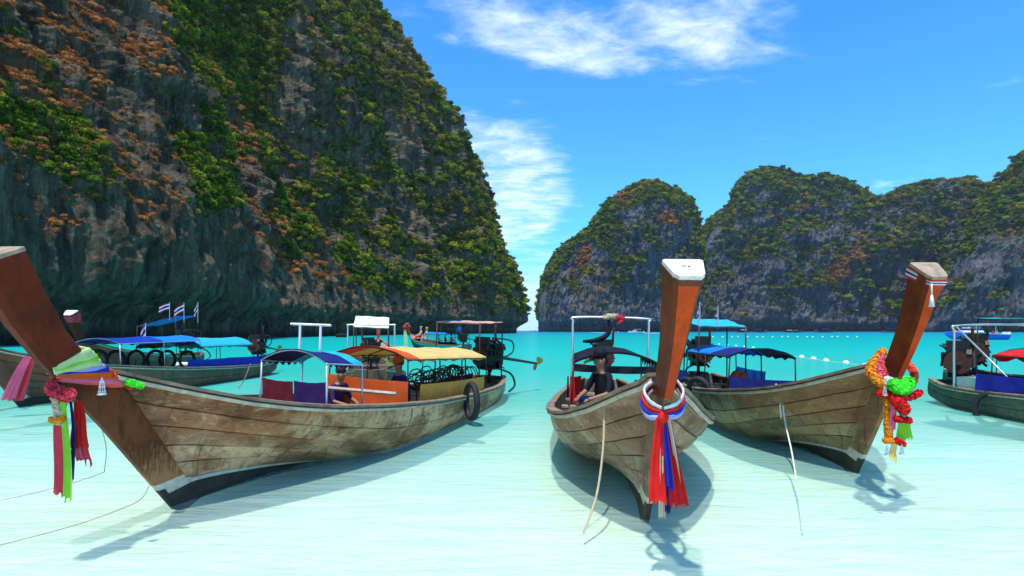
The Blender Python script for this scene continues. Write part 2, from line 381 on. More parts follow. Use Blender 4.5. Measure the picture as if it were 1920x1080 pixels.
def water_mat():
    k = NM('clear_tropical_water'); t = k.n('ShaderNodeTexCoord'); s = k.n('ShaderNodeSeparateXYZ'); k.l(t.outputs['Object'], s.inputs[0])
    y = s.outputs[1]; x = s.outputs[0]
    n_far = k.noise(k.co((.02, .05, 1)), 1, 4, .6)
    n_near = k.noise(k.co((.35, 1.3, 1), rot=(0, 0, R(8))), 1.0, 5, .6, .6)
    n_fine = k.noise(k.co((1.1, 4.2, 1), rot=(0, 0, R(10))), 1.0, 4, .6, .7)
    yy = k.m('ADD', y, k.m('MULTIPLY', k.m('SUBTRACT', n_near, .5), k.m('MULTIPLY', y, .35)))
    ly = k.m('LOGARITHM', k.m('MAXIMUM', yy, .5), 10.0)         # depth grows with the distance from the beach
    fac = k.ramp(k.mr(ly, .5, 3.0, 0, 1, False), [(0, (.14,) * 3), (.10, (.20,) * 3), (.20, (.38,) * 3), (.27, (.52,) * 3), (.36, (.78,) * 3), (.5, (.95,) * 3), (1, (.98,) * 3)])
    body = k.ramp(k.mr(ly, .5, 3.0, 0, 1, False), [(0, (.84, .96, .84)), (.12, (.72, .94, .80)), (.20, (.42, .84, .70)), (.28, (.13, .66, .52)), (.38, (.04, .53, .42)), (.52, (.008, .43, .37)), (.72, (.004, .33, .33)), (.86, (.004, .24, .36)), (1, (.004, .13, .28))])
    # darker ripple streaks painted into the body colour, then broad random greener patches
    body = k.mix(k.mr(n_fine, .45, .7, 0, .28), body, k.mix(.5, body, (.0, .30, .33)))
    body = k.mix(k.mr(n_far, .45, .65, 0, .25), body, k.mix(.5, body, (.0, .5, .42)))
    h = k.m('ADD', k.m('MULTIPLY', n_near, .9), k.m('MULTIPLY', n_fine, .5))
    h = k.m('ADD', h, k.m('MULTIPLY', k.noise(k.co((3, 9, 1)), 1, 3, .6), .16))
    nb = k.bump(h, .8, .25)
    tr = k.n('ShaderNodeBsdfTransparent'); k.set(tr.inputs[0], k.mix(k.mr(k.m('ADD', k.m('MULTIPLY', n_near, .45), k.m('MULTIPLY', n_fine, .55)), .44, .62, 0, .9), (.885, 1, .93), (.78, .98, .89)))  # streaks of light bent by ripples, painted into the transmission tint
    df = k.n('ShaderNodeBsdfDiffuse'); k.l(body, df.inputs[0]); k.l(nb, df.inputs['Normal'])
    m1 = k.n('ShaderNodeMixShader'); k.l(fac, m1.inputs[0]); k.l(tr.outputs[0], m1.inputs[1]); k.l(df.outputs[0], m1.inputs[2])
    gl = k.n('ShaderNodeBsdfGlossy'); gl.inputs['Roughness'].default_value = .12; k.l(nb, gl.inputs['Normal'])
    fr = k.n('ShaderNodeFresnel'); fr.inputs[0].default_value = 1.33; k.l(nb, fr.inputs['Normal'])
    m2 = k.n('ShaderNodeMixShader'); k.l(k.m('MINIMUM', k.m('MULTIPLY', fr.outputs[0], .55), .16), m2.inputs[0]); k.l(m1.outputs[0], m2.inputs[1]); k.l(gl.outputs[0], m2.inputs[2])
    k.l(m2.outputs[0], k.out.inputs[0]); return k.mat
mb = MB(); mb.add([(-3990, -6, 0), (3990, -6, 0), (3990, 5690, 0), (-3990, 5690, 0)], [(0, 1, 2, 3)])
tag(mb.build('water', water_mat()), kind='structure')

# ------------------------------------------------------------------ cliffs
def rock_mat(name, a, b, dark, stain, streak, soil, zs=1.0, drop=12):
    k = NM(name); c = k.co(); s = k.n('ShaderNodeSeparateXYZ'); k.l(c, s.inputs[0])
    v1 = k.noise(k.co((.30 / zs, .30 / zs, .035 / zs)), 1, 8, .7, .5)
    v2 = k.noise(k.co((1.3 / zs, 1.3 / zs, .10 / zs)), 1, 6, .7, .4)
    v3 = k.noise(k.co((.03 / zs,) * 3), 1, 5, .6)
    f = k.noise(k.co((1.7 / zs, 1.7 / zs, 1.2 / zs)), 1, 7, .78)
    col = k.ramp(v1, [(.32, dark), (.48, a), (.62, b), (.78, a)])
    col = k.mix(k.mr(v2, .50, .72, 0, .7), col, dark)
    col = k.mix(k.mr(v2, .48, .30, 0, .55), col, streak)
    col = k.mix(k.mr(v3, .52, .68, 0, .6), col, stain)
    col = k.mix(k.mr(f, .55, .75, 0, .6), col, dark)
    at_ = k.n('ShaderNodeAttribute'); at_.attribute_name = 'veg'
    ad = k.n('ShaderNodeAttribute'); ad.attribute_name = 'dry'
    col = k.mix(k.mr(k.m('ADD', at_.outputs['Fac'], k.m('MULTIPLY', k.m('SUBTRACT', f, .5), .9)), .3, .75, 0, .9), col, soil)
    col = k.mix(k.mr(k.m('ADD', ad.outputs['Fac'], k.m('MULTIPLY', k.m('SUBTRACT', f, .5), 1.2)), .45, .85, 0, .85), col, (.34, .155, .045))
    # near-black towards the foot
    col = k.mix(k.mr(s.outputs[2], drop * .25, drop * .05, 0, .75), col, (.018, .018, .015))
    h = k.m('ADD', k.m('MULTIPLY', v2, 1.0), k.m('MULTIPLY', f, .6))
    return k.bsdf(col, .9, 0, k.bump(h, 1.0, 1.6 * zs), .15)
M['rock_l'] = rock_mat('dark_streaked_limestone', (.125, .095, .06), (.27, .205, .13), (.014, .012, .010), (.24, .11, .035), (.38, .32, .23), (.05, .062, .016))
M['rock_r'] = rock_mat('blue_grey_limestone', (.115, .112, .115), (.22, .21, .205), (.02, .021, .027), (.18, .145, .10), (.34, .32, .30), (.07, .075, .022), zs=2.0, drop=20)

def leaf_mat(name, stops, trans=.25):
    k = NM(name); oi = k.n('ShaderNodeObjectInfo'); c = k.co(); n = k.noise(c, 2.5, 3, .6)
    col = k.ramp(k.m('ADD', k.m('MULTIPLY', oi.outputs['Random'], .75), k.m('MULTIPLY', n, .25)), stops)
    d = k.n('ShaderNodeBsdfDiffuse'); k.l(col, d.inputs[0]); t = k.n('ShaderNodeBsdfTranslucent'); k.l(col, t.inputs[0])
    mx = k.n('ShaderNodeMixShader'); mx.inputs[0].default_value = trans; k.l(d.outputs[0], mx.inputs[1]); k.l(t.outputs[0], mx.inputs[2]); k.l(mx.outputs[0], k.out.inputs[0]); return k.mat
M['leaf'] = leaf_mat('green_foliage', [(0, (.03, .06, .010)), (.35, (.06, .11, .012)), (.6, (.115, .18, .016)), (.78, (.22, .28, .02)), (.92, (.38, .36, .04)), (1, (.18, .24, .02))])
M['leaf_ol'] = leaf_mat('olive_foliage', [(0, (.045, .06, .012)), (.35, (.11, .12, .02)), (.6, (.20, .19, .026)), (.85, (.34, .28, .04)), (1, (.44, .36, .07))])
M['leaf_dry'] = leaf_mat('dry_rust_foliage', [(0, (.16, .065, .02)), (.4, (.34, .14, .045)), (.75, (.52, .23, .075)), (1, (.62, .32, .12))])
def bush_mesh(name, mat, seed, n=260, flat=.75, leaf=.13, droop=0, lobes=5):
    r = random.Random(seed); v = []; f = []
    cs = [(Vector((r.uniform(-.5, .5), r.uniform(-.5, .5), r.uniform(0, .45))), r.uniform(.35, .6)) for _ in range(lobes)]
    for i in range(n):
        c, rad = cs[i % lobes]
        d = Vector((r.gauss(0, 1), r.gauss(0, 1), r.gauss(.25, 1))).normalized()
        p = c + d * rad * (r.random() ** .25); p.z *= flat
        if droop: p.z -= droop * (p.x ** 2 + p.y ** 2)
        nn = (d + Vector((r.gauss(0, .5), r.gauss(0, .5), r.gauss(.4, .5)))).normalized()
        a = nn.orthogonal().normalized(); a.rotate(Matrix.Rotation(r.uniform(0, 6.28), 3, nn)); b = nn.cross(a)
        s = leaf * r.uniform(.6, 1.4); t = len(v)
        v += [p - a * s - b * s * .5, p + a * s * .3 - b * s * .8, p + a * s + b * s * .4, p - a * s * .2 + b * s * .9 + nn * s * .3]
        f.append((t, t + 1, t + 2, t + 3))
    me = bpy.data.meshes.new(name); me.from_pydata([tuple(q) for q in v], [], f); me.materials.append(mat); me.update(); return me
def tuft_mesh(name, mat, seed, n=300):
    r = random.Random(seed); v = []; f = []
    for i in range(n):
        a = r.uniform(0, 6.283); b = r.uniform(.1, 1.0); d = Vector((math.cos(a), math.sin(a), 0)); side = Vector((-d.y, d.x, 0)) * r.uniform(.025, .055)
        o = Vector((r.gauss(0, .25), r.gauss(0, .25), 0))
        p0 = o; p1 = o + d * b * .4 + Vector((0, 0, .55 * (1.1 - b * .4))); p2 = o + d * b * .95 + Vector((0, 0, .35 - .75 * b * b)); t = len(v)
        v += [p0 - side, p0 + side, p1 - side, p1 + side, p2 - side * .3, p2 + side * .3]; f += [(t, t + 1, t + 3, t + 2), (t + 2, t + 3, t + 5, t + 4)]
    me = bpy.data.meshes.new(name); me.from_pydata([tuple(q) for q in v], [], f); me.materials.append(mat); me.update(); return me
def proto_list(kind):
    if kind == 'green': return [bush_mesh('shrub', M['leaf'], i) for i in (1, 2)]
    if kind == 'olive': return [bush_mesh('olive_shrub', M['leaf_ol'], i, leaf=.12) for i in (11, 12)]
    return [tuft_mesh('dry_tuft', M['leaf_dry'], i) for i in (21, 22)]
_protos = {}
def scatter(name, pts, sizes, kind, label):
    """one ground-cover object; its shrubs are geometry-node instances"""
    if kind not in _protos:
        _protos[kind] = []
        for me in proto_list(kind):
            _protos[kind].append(bpy.data.objects.new(me.name + '_source', me))   # never linked to the scene
    me = bpy.data.meshes.new(name); me.vertices.add(len(pts)); me.vertices.foreach_set('co', pts.astype(np.float32).reshape(-1))
    a = me.attributes.new('size', 'FLOAT', 'POINT'); a.data.foreach_set('value', sizes.astype(np.float32))
    o = link(name, me); tag(o, label, 'shrubs', kind='stuff')
    g = bpy.data.node_groups.new(name, 'GeometryNodeTree')
    g.interface.new_socket('Geometry', in_out='INPUT', socket_type='NodeSocketGeometry'); g.interface.new_socket('Geometry', in_out='OUTPUT', socket_type='NodeSocketGeometry')
    gi = g.nodes.new('NodeGroupInput'); go = g.nodes.new('NodeGroupOutput'); jn = g.nodes.new('GeometryNodeJoinGeometry')
    na = g.nodes.new('GeometryNodeInputNamedAttribute'); na.data_type = 'FLOAT'; na.inputs['Name'].default_value = 'size'
    for i, src in enumerate(_protos[kind]):
        oi = g.nodes.new('GeometryNodeObjectInfo'); oi.inputs['Object'].default_value = src; oi.inputs['As Instance'].default_value = True
        ip = g.nodes.new('GeometryNodeInstanceOnPoints'); rv = g.nodes.new('FunctionNodeRandomValue'); rv.data_type = 'FLOAT_VECTOR'
        rv.inputs['Min'].default_value = (-.35, -.35, 0); rv.inputs['Max'].default_value = (.35, .35, 6.283)
        sel = g.nodes.new('FunctionNodeRandomValue'); sel.data_type = 'BOOLEAN'; sel.inputs['Probability'].default_value = .5; sel.inputs['Seed'].default_value = 3
        g.links.new(gi.outputs[0], ip.inputs['Points'])
        bo = [x for x in sel.outputs if x.type == 'BOOLEAN'][0]
        if i == 1:
            nt_ = g.nodes.new('FunctionNodeBooleanMath'); nt_.operation = 'NOT'; g.links.new(bo, nt_.inputs[0]); bo = nt_.outputs[0]
        g.links.new(bo, ip.inputs['Selection']); g.links.new(oi.outputs['Geometry'], ip.inputs['Instance'])
        g.links.new([x for x in rv.outputs if x.type == 'VECTOR'][0], ip.inputs['Rotation'])
        g.links.new([x for x in na.outputs if x.enabled][0], ip.inputs['Scale'])
        g.links.new(ip.outputs[0], jn.inputs[0])
    g.links.new(jn.outputs[0], go.inputs[0])
    md = o.modifiers.new('scatter', 'NODES'); md.node_group = g
    return o
def normals(P):
    du = np.gradient(P, axis=0); dv = np.gradient(P, axis=1); n = np.cross(du, dv); a = np.linalg.norm(n, axis=-1); return n / (a[..., None] + 1e-9), a
def plant(P, N, A, veg, dry, olive, count, smul, what, vis=None, smin=.6, dfr=.32):
    D = np.maximum(np.linalg.norm(P[..., :2], axis=-1), 30)
    r = np.random.RandomState(len(what) + count)
    base = A / D ** 2
    if vis is not None: base = base * vis
    for kind, wgt, frac, nm in (('green', veg * (1 - olive), .42, 'green shrubs and small trees'), ('olive', veg * olive, .26, 'olive and yellowing shrubs'), ('dry', dry, dfr, 'rust coloured dry grass tufts')):
        p = (base * np.clip(wgt, 0, 1)).reshape(-1); tot_ = p.sum()
        if tot_ <= 0: continue
        n = int(count * frac)
        i = r.choice(len(p), n, p=p / tot_)
        pt = P.reshape(-1, 3)[i].copy(); sz = D.reshape(-1)[i] * .0085 * smul * np.exp(np.clip(r.normal(-.08, .62, n), -1.3, 1.25))
        if kind == 'dry': sz *= .62
        sz = np.maximum(sz, smin)
        nn = N.reshape(-1, 3)[i]
        pt += nn * (sz * .08)[:, None] + r.normal(0, .25, (n, 3)) * sz[:, None]
        pt[:, 2] = np.maximum(pt[:, 2], 4)
        scatter({'green': 'cliff_shrubs', 'olive': 'cliff_olive_shrubs', 'dry': 'cliff_dry_grass'}[kind], pt, sz, kind, f'{nm} clinging to {what}')

# left headland: a foot line in plan, a ridge line behind it
foot = np.array([(-70, -60), (-66, 0), (-64, 40), (-66, 68), (-65, 100), (-66, 140), (-61, 185), (-55, 235), (-46, 285), (-30, 335), (-8, 385), (5, 420), (10, 452), (8, 480), (-25, 540), (-120, 600)], float)
rdg = np.array([(-215, -60), (-215, 0), (-212, 40), (-210, 70), (-208, 100), (-208, 145), (-206, 190), (-205, 240), (-200, 290), (-190, 340), (-175, 385), (-165, 415), (-160, 440), (-160, 450), (-165, 480), (-190, 500)], float)
def resample(C_, t): s_ = np.arange(len(C_)); return np.stack([np.interp(t, s_, C_[:, i]) for i in (0, 1)], -1)
def catm(C_, k=24):
    o = smooth_path([(a[0], a[1], 0) for a in C_], k); return np.array([(p.x, p.y) for p in o])
FC = catm(foot); RC = catm(rdg)
seg = np.linalg.norm(np.diff(FC, axis=0), axis=1); dist = np.maximum(np.linalg.norm(FC, axis=1)[:-1], 60)
dens = seg / dist; cum = np.concatenate([[0], np.cumsum(dens)])
NU, NV1, NV2 = 980, 400, 60
tu = np.interp(np.linspace(0, cum[-1], NU), cum, np.arange(len(FC)))
FP = resample(FC, tu); RP = resample(RC, tu)
TOP = 300.0
dcol = np.maximum(np.linalg.norm(FP, axis=1), 60)
zv = np.minimum(dcol * .95, TOP * .86)
vv1 = np.linspace(0, 1, NV1) ** 1.05
Zg = np.concatenate([zv[:, None] * vv1[None], zv[:, None] + (TOP - zv[:, None]) * np.linspace(0, 1, NV2 + 1)[None, 1:]], 1) - 1.0
Zg = np.maximum(Zg, -1)
gz = np.array([-1, 8, 42, 72, 106, 140, 165, 188, 216, 240, 262, 282, 300]); gg = np.array([0, .0, .055, .125, .195, .245, .345, .42, .51, .61, .74, .87, 1.0])
G = np.interp(Zg, gz, gg) + .016 * sstep(Zg, 20, 60)
nearf = (1 - sstep(FP[:, 1], 120, 330))[:, None]
G = G + nearf * np.interp(Zg, [0, 30, 80, 150, 300], [0, .03, .10, .10, 0])        # near wall leans back more
G = np.clip(G, 0, 1)
XY = FP[:, None, :] + (RP - FP)[:, None, :] * G[..., None]
tan = np.gradient(FP, axis=0); tan /= np.linalg.norm(tan, axis=1)[:, None]; nrm = np.stack([tan[:, 1], -tan[:, 0]], -1)
x, y, z = XY[..., 0], XY[..., 1], Zg
w1 = fbm(x * .012 + 3, y * .012, z * .006, 3); w2 = fbm(x * .05, y * .05, z * .012 + 4, 4)
fl = ridge(x * .17 + w2 * .5, y * .17, z * .012, 4); led = fbm(x * .05 + 8, y * .05, z * .13 + w2, 3)
fine = fbm(x * .5, y * .5, z * .28, 3)
sc_ = np.clip(np.linalg.norm(FP, axis=1) / 130, .65, 1.9)[:, None]
gul = ridge(tu[:, None] * .030 + w1 * .8, z * .004 + 7, x * 0, 2)          # long vertical gullies
dsp = (w1 * 20 + w2 * 12 + np.clip(gul, -.6, .5) * 7 + (fl - .1) * 3.6 + led * 4.2 * sstep(z, 10, 30) + fine * 1.9) * sc_ ** .6
# diagonal buttresses and gullies
bt = ridge((y - z * .9) * .022 + 1.3, z * .004 + 2, x * .004, 2); dsp += bt * 6 * nearf
crag = ridge(x * .9, y * .9, z * .30, 2); dsp += (crag * .55 + ridge(x * .38 + 4, y * .38, z * .09, 2) * 1.1) * sc_
dsp *= np.interp(z, [0, 12, 50], [.45, .65, 1.0])
tipf = sstep(FP[:, 1], 360, 430)[:, None]; dsp *= (1 - .55 * tipf)
under = -(5.5 + 2 * w2) * (1 - sstep(z, 3.0, 10.0)) * (1 + .6 * sstep(FP[:, 1], 100, 400)[:, None])
P = np.stack([x + nrm[:, None, 0] * (dsp + under), y + nrm[:, None, 1] * (dsp + under), z + fine * .6 * (z > 2)], -1)
N, A = normals(P)
if N[..., 0][NU // 3].mean() < 0: N = -N
up = N[..., 2]
bigv = fbm(x * .018 + 9, y * .018, z * .022, 4); medv = fbm(x * .06, y * .06 + 5, z * .06, 3)
farf = sstep(P[..., 1], 150, 260)
veg = sstep(up + .45 * bigv + .30 * medv + .16 * farf, .10, .42) * sstep(z, 9, 26 + 25 * (1 - farf) * (1 - farf))
diag = np.exp(-((y - 92 - z * .9 + 18 * w2) / 15) ** 2) * nearf + .8 * np.exp(-((y - 175 - z * .35 + 18 * w2) / 11) ** 2)
barev = fbm(tu[:, None] * .035 + 3, z * .010, x * 0 + 2, 3)      # upright bands of bare streaked rock
bare = sstep(barev, .0, .28)
veg = veg * (1 - .92 * bare)
veg *= .12 + .88 * sstep(fbm(x * .10, y * .10 + 50, z * .10, 3), -.16, .14)
veg = np.clip(veg + .9 * diag * sstep(z, 15, 30), 0, 1)
dryn = fbm(x * .03 + 40, y * .03, z * .04, 3)
dry = sstep(up + .9 * dryn + .25 * medv - .14 * farf, .20, .50) * (1 - .85 * farf) * (1 - .7 * bare) * sstep(z, 12, 22) * (1 - .8 * diag)
veg = veg * (1 - .6 * dry) * (.35 + .65 * sstep(medv + .6 * bigv + .35 * farf, -.15, .3))
dry = dry * (.3 + .7 * sstep(fbm(x * .12, y * .12, z * .12, 2), -.2, .2))
veg *= (1 - .5 * nearf * sstep(.2 - bigv, 0, .5))
veg = sstep(veg, .10, .46) ; dry = sstep(dry, .14, .46)
oliv = np.clip(.25 + .5 * farf + .8 * fbm(x * .02, y * .02 + 30, z * .03, 2), 0, 1)
me, _ = grid_mesh('cliff', P, M['rock_l'], {'veg': veg, 'dry': dry})
tag(link('cliff', me), 'towering dark limestone cliff with rust and green growth filling the left side', kind='structure')
vis = (P[..., 1] > 20) * (P[..., 0] / np.maximum(P[..., 1], 1) > -1.15) * (P[..., 2] / np.maximum(P[..., 1], 1) < .75) * (P[..., 1] < 520)
plant(P, N, A, veg, dry, oliv, 120000, .40, 'the left cliff', vis, smin=.24)

# far cliffs across the bay: one column per bearing, rounded tops, real back sides
def far_cliff(name, prof, Ybase, setb, seed, label, what, count, nu=420, nv=260, warm=.3, edge_round=60, x0r=None, amp=1.0, drypatch=None):
    prof = np.array(prof, float)
    # arc-length parameter keeps steep edges dense
    d = np.concatenate([[0], np.cumsum(np.hypot(np.diff(prof[:, 0]), np.diff(prof[:, 1]) * .6))]); t = np.linspace(0, d[-1], nu)
    px = np.interp(t, d, prof[:, 0]); py = np.interp(t, d, prof[:, 1])
    c0, c1 = prof[0, 0], prof[-1, 0]; q = np.clip((px - (c0 + c1) / 2) / ((c1 - c0) / 2), -1, 1)
    Yb = (Ybase if not callable(Ybase) else Ybase(px)) + edge_round * (1 - np.sqrt(1 - q ** 2 * .999))
    sb = setb(px) if callable(setb) else np.full(nu, setb)
    Yc = Yb + sb; Zc = np.maximum(CAMZ + (HY - py) / F * Yc - .012 * Yc, 2)
    vv = np.linspace(0, 1.5, nv); v = np.minimum(vv, 1)
    zf = np.where(vv <= 1, np.sin(v * math.pi / 2) ** .9 * 1.0, 1 - (vv - 1) * 2 * .96)
    yf = np.where(vv <= 1, v ** 2.6, 1 + (vv - 1) * 1.6)
    Z_ = (Zc[:, None] + 2) * zf[None] - 2; Y_ = Yb[:, None] + sb[:, None] * yf[None]
    X_ = ((px - HX) / F)[:, None] * Y_
    x, y, z = X_, Y_, Z_
    s = .35
    w1 = fbm(x * .008 + seed, y * .008, z * .006, 3); w2 = fbm(x * .03 + seed, y * .03, z * .016, 4)
    fl = ridge(x * .05 + w2, y * .05 + seed, z * .008, 3); fn = fbm(x * .16, y * .16 + seed, z * .11, 3); led = fbm(x * .02, y * .02, z * .07 + seed + w2, 3)
    dsp = (w1 * 30 + w2 * 22 + fl * 9 + fn * 5 + led * 9) * amp * np.interp(z, [0, 20, 60], [.3, .7, 1]) + ridge(x * .30 + seed, y * .3, z * .09, 2) * 2.6 * np.interp(z, [0, 25], [.5, 1])
    un = -13 * (1 - sstep(z, 4, 15))
    Z2 = z + (fn * 3.0 + w2 * 2.5) * (z > 18) * (np.interp(vv, [0, .9, 1, 1.1, 1.5], [1, 1, 1, 1, 1]))[None]
    P = np.stack([x + fn * 2 * (z > 5), y - dsp - un, Z2], -1)
    N, A = normals(P)
    if N[..., 1][:, :nv // 2].mean() > 0: N = -N
    up = N[..., 2]; big = fbm(x * .009 + seed, y * .009, z * .012, 4); med = fbm(x * .03, y * .03 + seed, z * .035, 3)
    hgt = z / np.maximum(Zc[:, None], 1)
    veg = sstep(up * .6 + .85 * big + .8 * med + .20 * hgt ** 3, .12, .44) * sstep(z, 14, 32)
    dr = sstep(up * .4 + .8 * fbm(x * .012, y * .012 + 60 + seed, z * .014, 3) + .1 * med, .34, .52) * sstep(z, 25, 45) * warm
    if drypatch is not None:
        for (ax, ay, rx, ry, rot) in drypatch:
            pxx = X_ / Y_ * F + HX; pyy = HY - (Z_ - CAMZ) / Y_ * F; ca, sa = math.cos(R(rot)), math.sin(R(rot))
            dx, dy = pxx - ax, pyy - ay; e = np.sqrt(((dx * ca + dy * sa) / rx) ** 2 + ((-dx * sa + dy * ca) / ry) ** 2) + .5 * med
            dr = np.maximum(dr, 1 - sstep(e, .6, 1.1)); veg = veg * (.4 + .6 * sstep(e, .6, 1.1))
    dr = np.clip(dr, 0, 1)
    me, _ = grid_mesh(name, P, M['rock_r'], {'veg': veg, 'dry': dr})
    tag(link(name, me), label, kind='structure')
    vis = (np.arange(nv) < nv * .72)[None] * np.ones((nu, 1))
    plant(P, N, A, veg, dr, np.clip(.45 + .9 * med, 0, 1), int(count * 3.6), .235, what, vis, dfr=.06)
far_cliff('cliff', [(1310, 610), (1308, 470), (1322, 415), (1345, 392), (1370, 377), (1376, 345), (1396, 322), (1440, 311), (1475, 320), (1500, 328), (1545, 325), (1590, 336), (1618, 355), (1638, 369), (1665, 358), (1705, 344), (1760, 336), (1815, 337), (1845, 350), (1900, 380), (1990, 420), (2080, 610)],
          lambda p: 900 + 0 * p, 120, 31.7, 'broad blue grey cliff wall with three humped tops across the bay', 'the broad far cliff', 11000, nu=620, nv=300, edge_round=90, drypatch=[(1585, 490, 60, 18, -52), (1560, 515, 40, 16, -10)])
far_cliff('cliff', [(1012, 612), (1010, 560), (1015, 518), (1030, 485), (1052, 455), (1085, 432), (1105, 418), (1130, 385), (1160, 357), (1195, 341), (1235, 336), (1270, 350), (1292, 368), (1306, 395), (1312, 440), (1318, 520), (1322, 612)],
          lambda p: 740 + 0 * p, 100, 12.4, 'domed limestone islet rock right of the channel', 'the domed rock', 8000, nu=430, nv=300, edge_round=85, amp=.8, drypatch=[(1160, 372, 26, 10, 10), (1250, 415, 18, 12, 10), (1095, 480, 14, 26, 10)])
far_cliff('cliff', [(1748, 614), (1758, 560), (1775, 500), (1800, 432), (1822, 395), (1850, 360), (1885, 326), (1920, 284), (1975, 240), (2060, 190), (2200, 150), (2400, 140), (2600, 200), (2800, 610)],
          lambda p: 640 - .05 * (p - 1750), 130, 55.3, 'steep green and grey cliff at the right edge of the bay', 'the right edge cliff', 9000, nu=480, nv=280, edge_round=60)

# ------------------------------------------------------------------ longtail boats
SG = [(0, .05), (.4, .22), (.8, .40), (1.57, .70), (2.5, .99), (3.5, 1.13), (5, 1.18), (7.7, 1.12), (10.6, .92), (11.7, .70), (12.3, .50)]
ZG = [(-.8, 1.57), (-.2, 1.37), (.5, 1.18), (1.1, 1.06), (1.7, .97), (3.2, .82), (5, .68), (6.9, .59), (9, .53), (10.5, .54), (11.5, .64)]
def itp(t, x): return float(np.interp(x, [a for a, _ in t], [b for _, b in t]))
class Hull:
    def __init__(s, L=11.5, k=1.0): s.L = L; s.k = k
    def zg(s, ss): z = itp(ZG, ss); return z * (1 + (s.k - 1) * min(1, max(0, (ss + .8) / 2.2)))
    def s0(s, t):
        """where a strake meets the stem timber"""
        if not hasattr(s, '_c'): s._c = {}
        if t not in s._c:
            z = .06 + 1.2 * t
            for _ in range(30): z = .5 * z + .5 * (.06 + (s.zg(.33 - .73 * z) - .06) * t)
            s._c[t] = .33 - .73 * z
        return s._c[t]
    def pt(s, t, q, side):
        """t: 0 keel..1 gunwale, q: 0 bow..1 stern"""
        a0 = s.s0(t); st = a0 + (s.L - a0) * q; d = st - a0; ss = st * 11.5 / s.L
        dd = d * 12.3 / (s.L - s.s0(1)); wg = itp(SG, dd)
        bl = min(1, dd / 5.0); bl = bl * bl * (3 - 2 * bl); th = t * math.pi / 2
        fU = .78 * math.sin(th) + .22 * t; gU = (1 - math.cos(th)) ** 1.75
        fV = t ** .9; gV = t
        wfr = fV + (fU - fV) * bl; gz_ = gV + (gU - gV) * bl
        zk = float(np.interp(ss, [0, 1, 3, 8, 10.5, 11.5], [-.02, -.08, -.2, -.2, -.1, .1]))
        b2 = min(1, max(0, d) / 4.2); b2 = b2 * b2 * (3 - 2 * b2)
        zk = .06 + (zk - .06) * b2; zz_ = zk + (s.zg(ss) - zk) * gz_
        w_ = max(.045 + .03 * t, wg * wfr) if d > .05 else .045 + .03 * t
        w_ = .045 + .03 * t + (wg * wfr - .05) * min(1, d / .5) if wg * wfr > .05 else .045 + .03 * t
        return Vector((-st, side * w_, zz_))
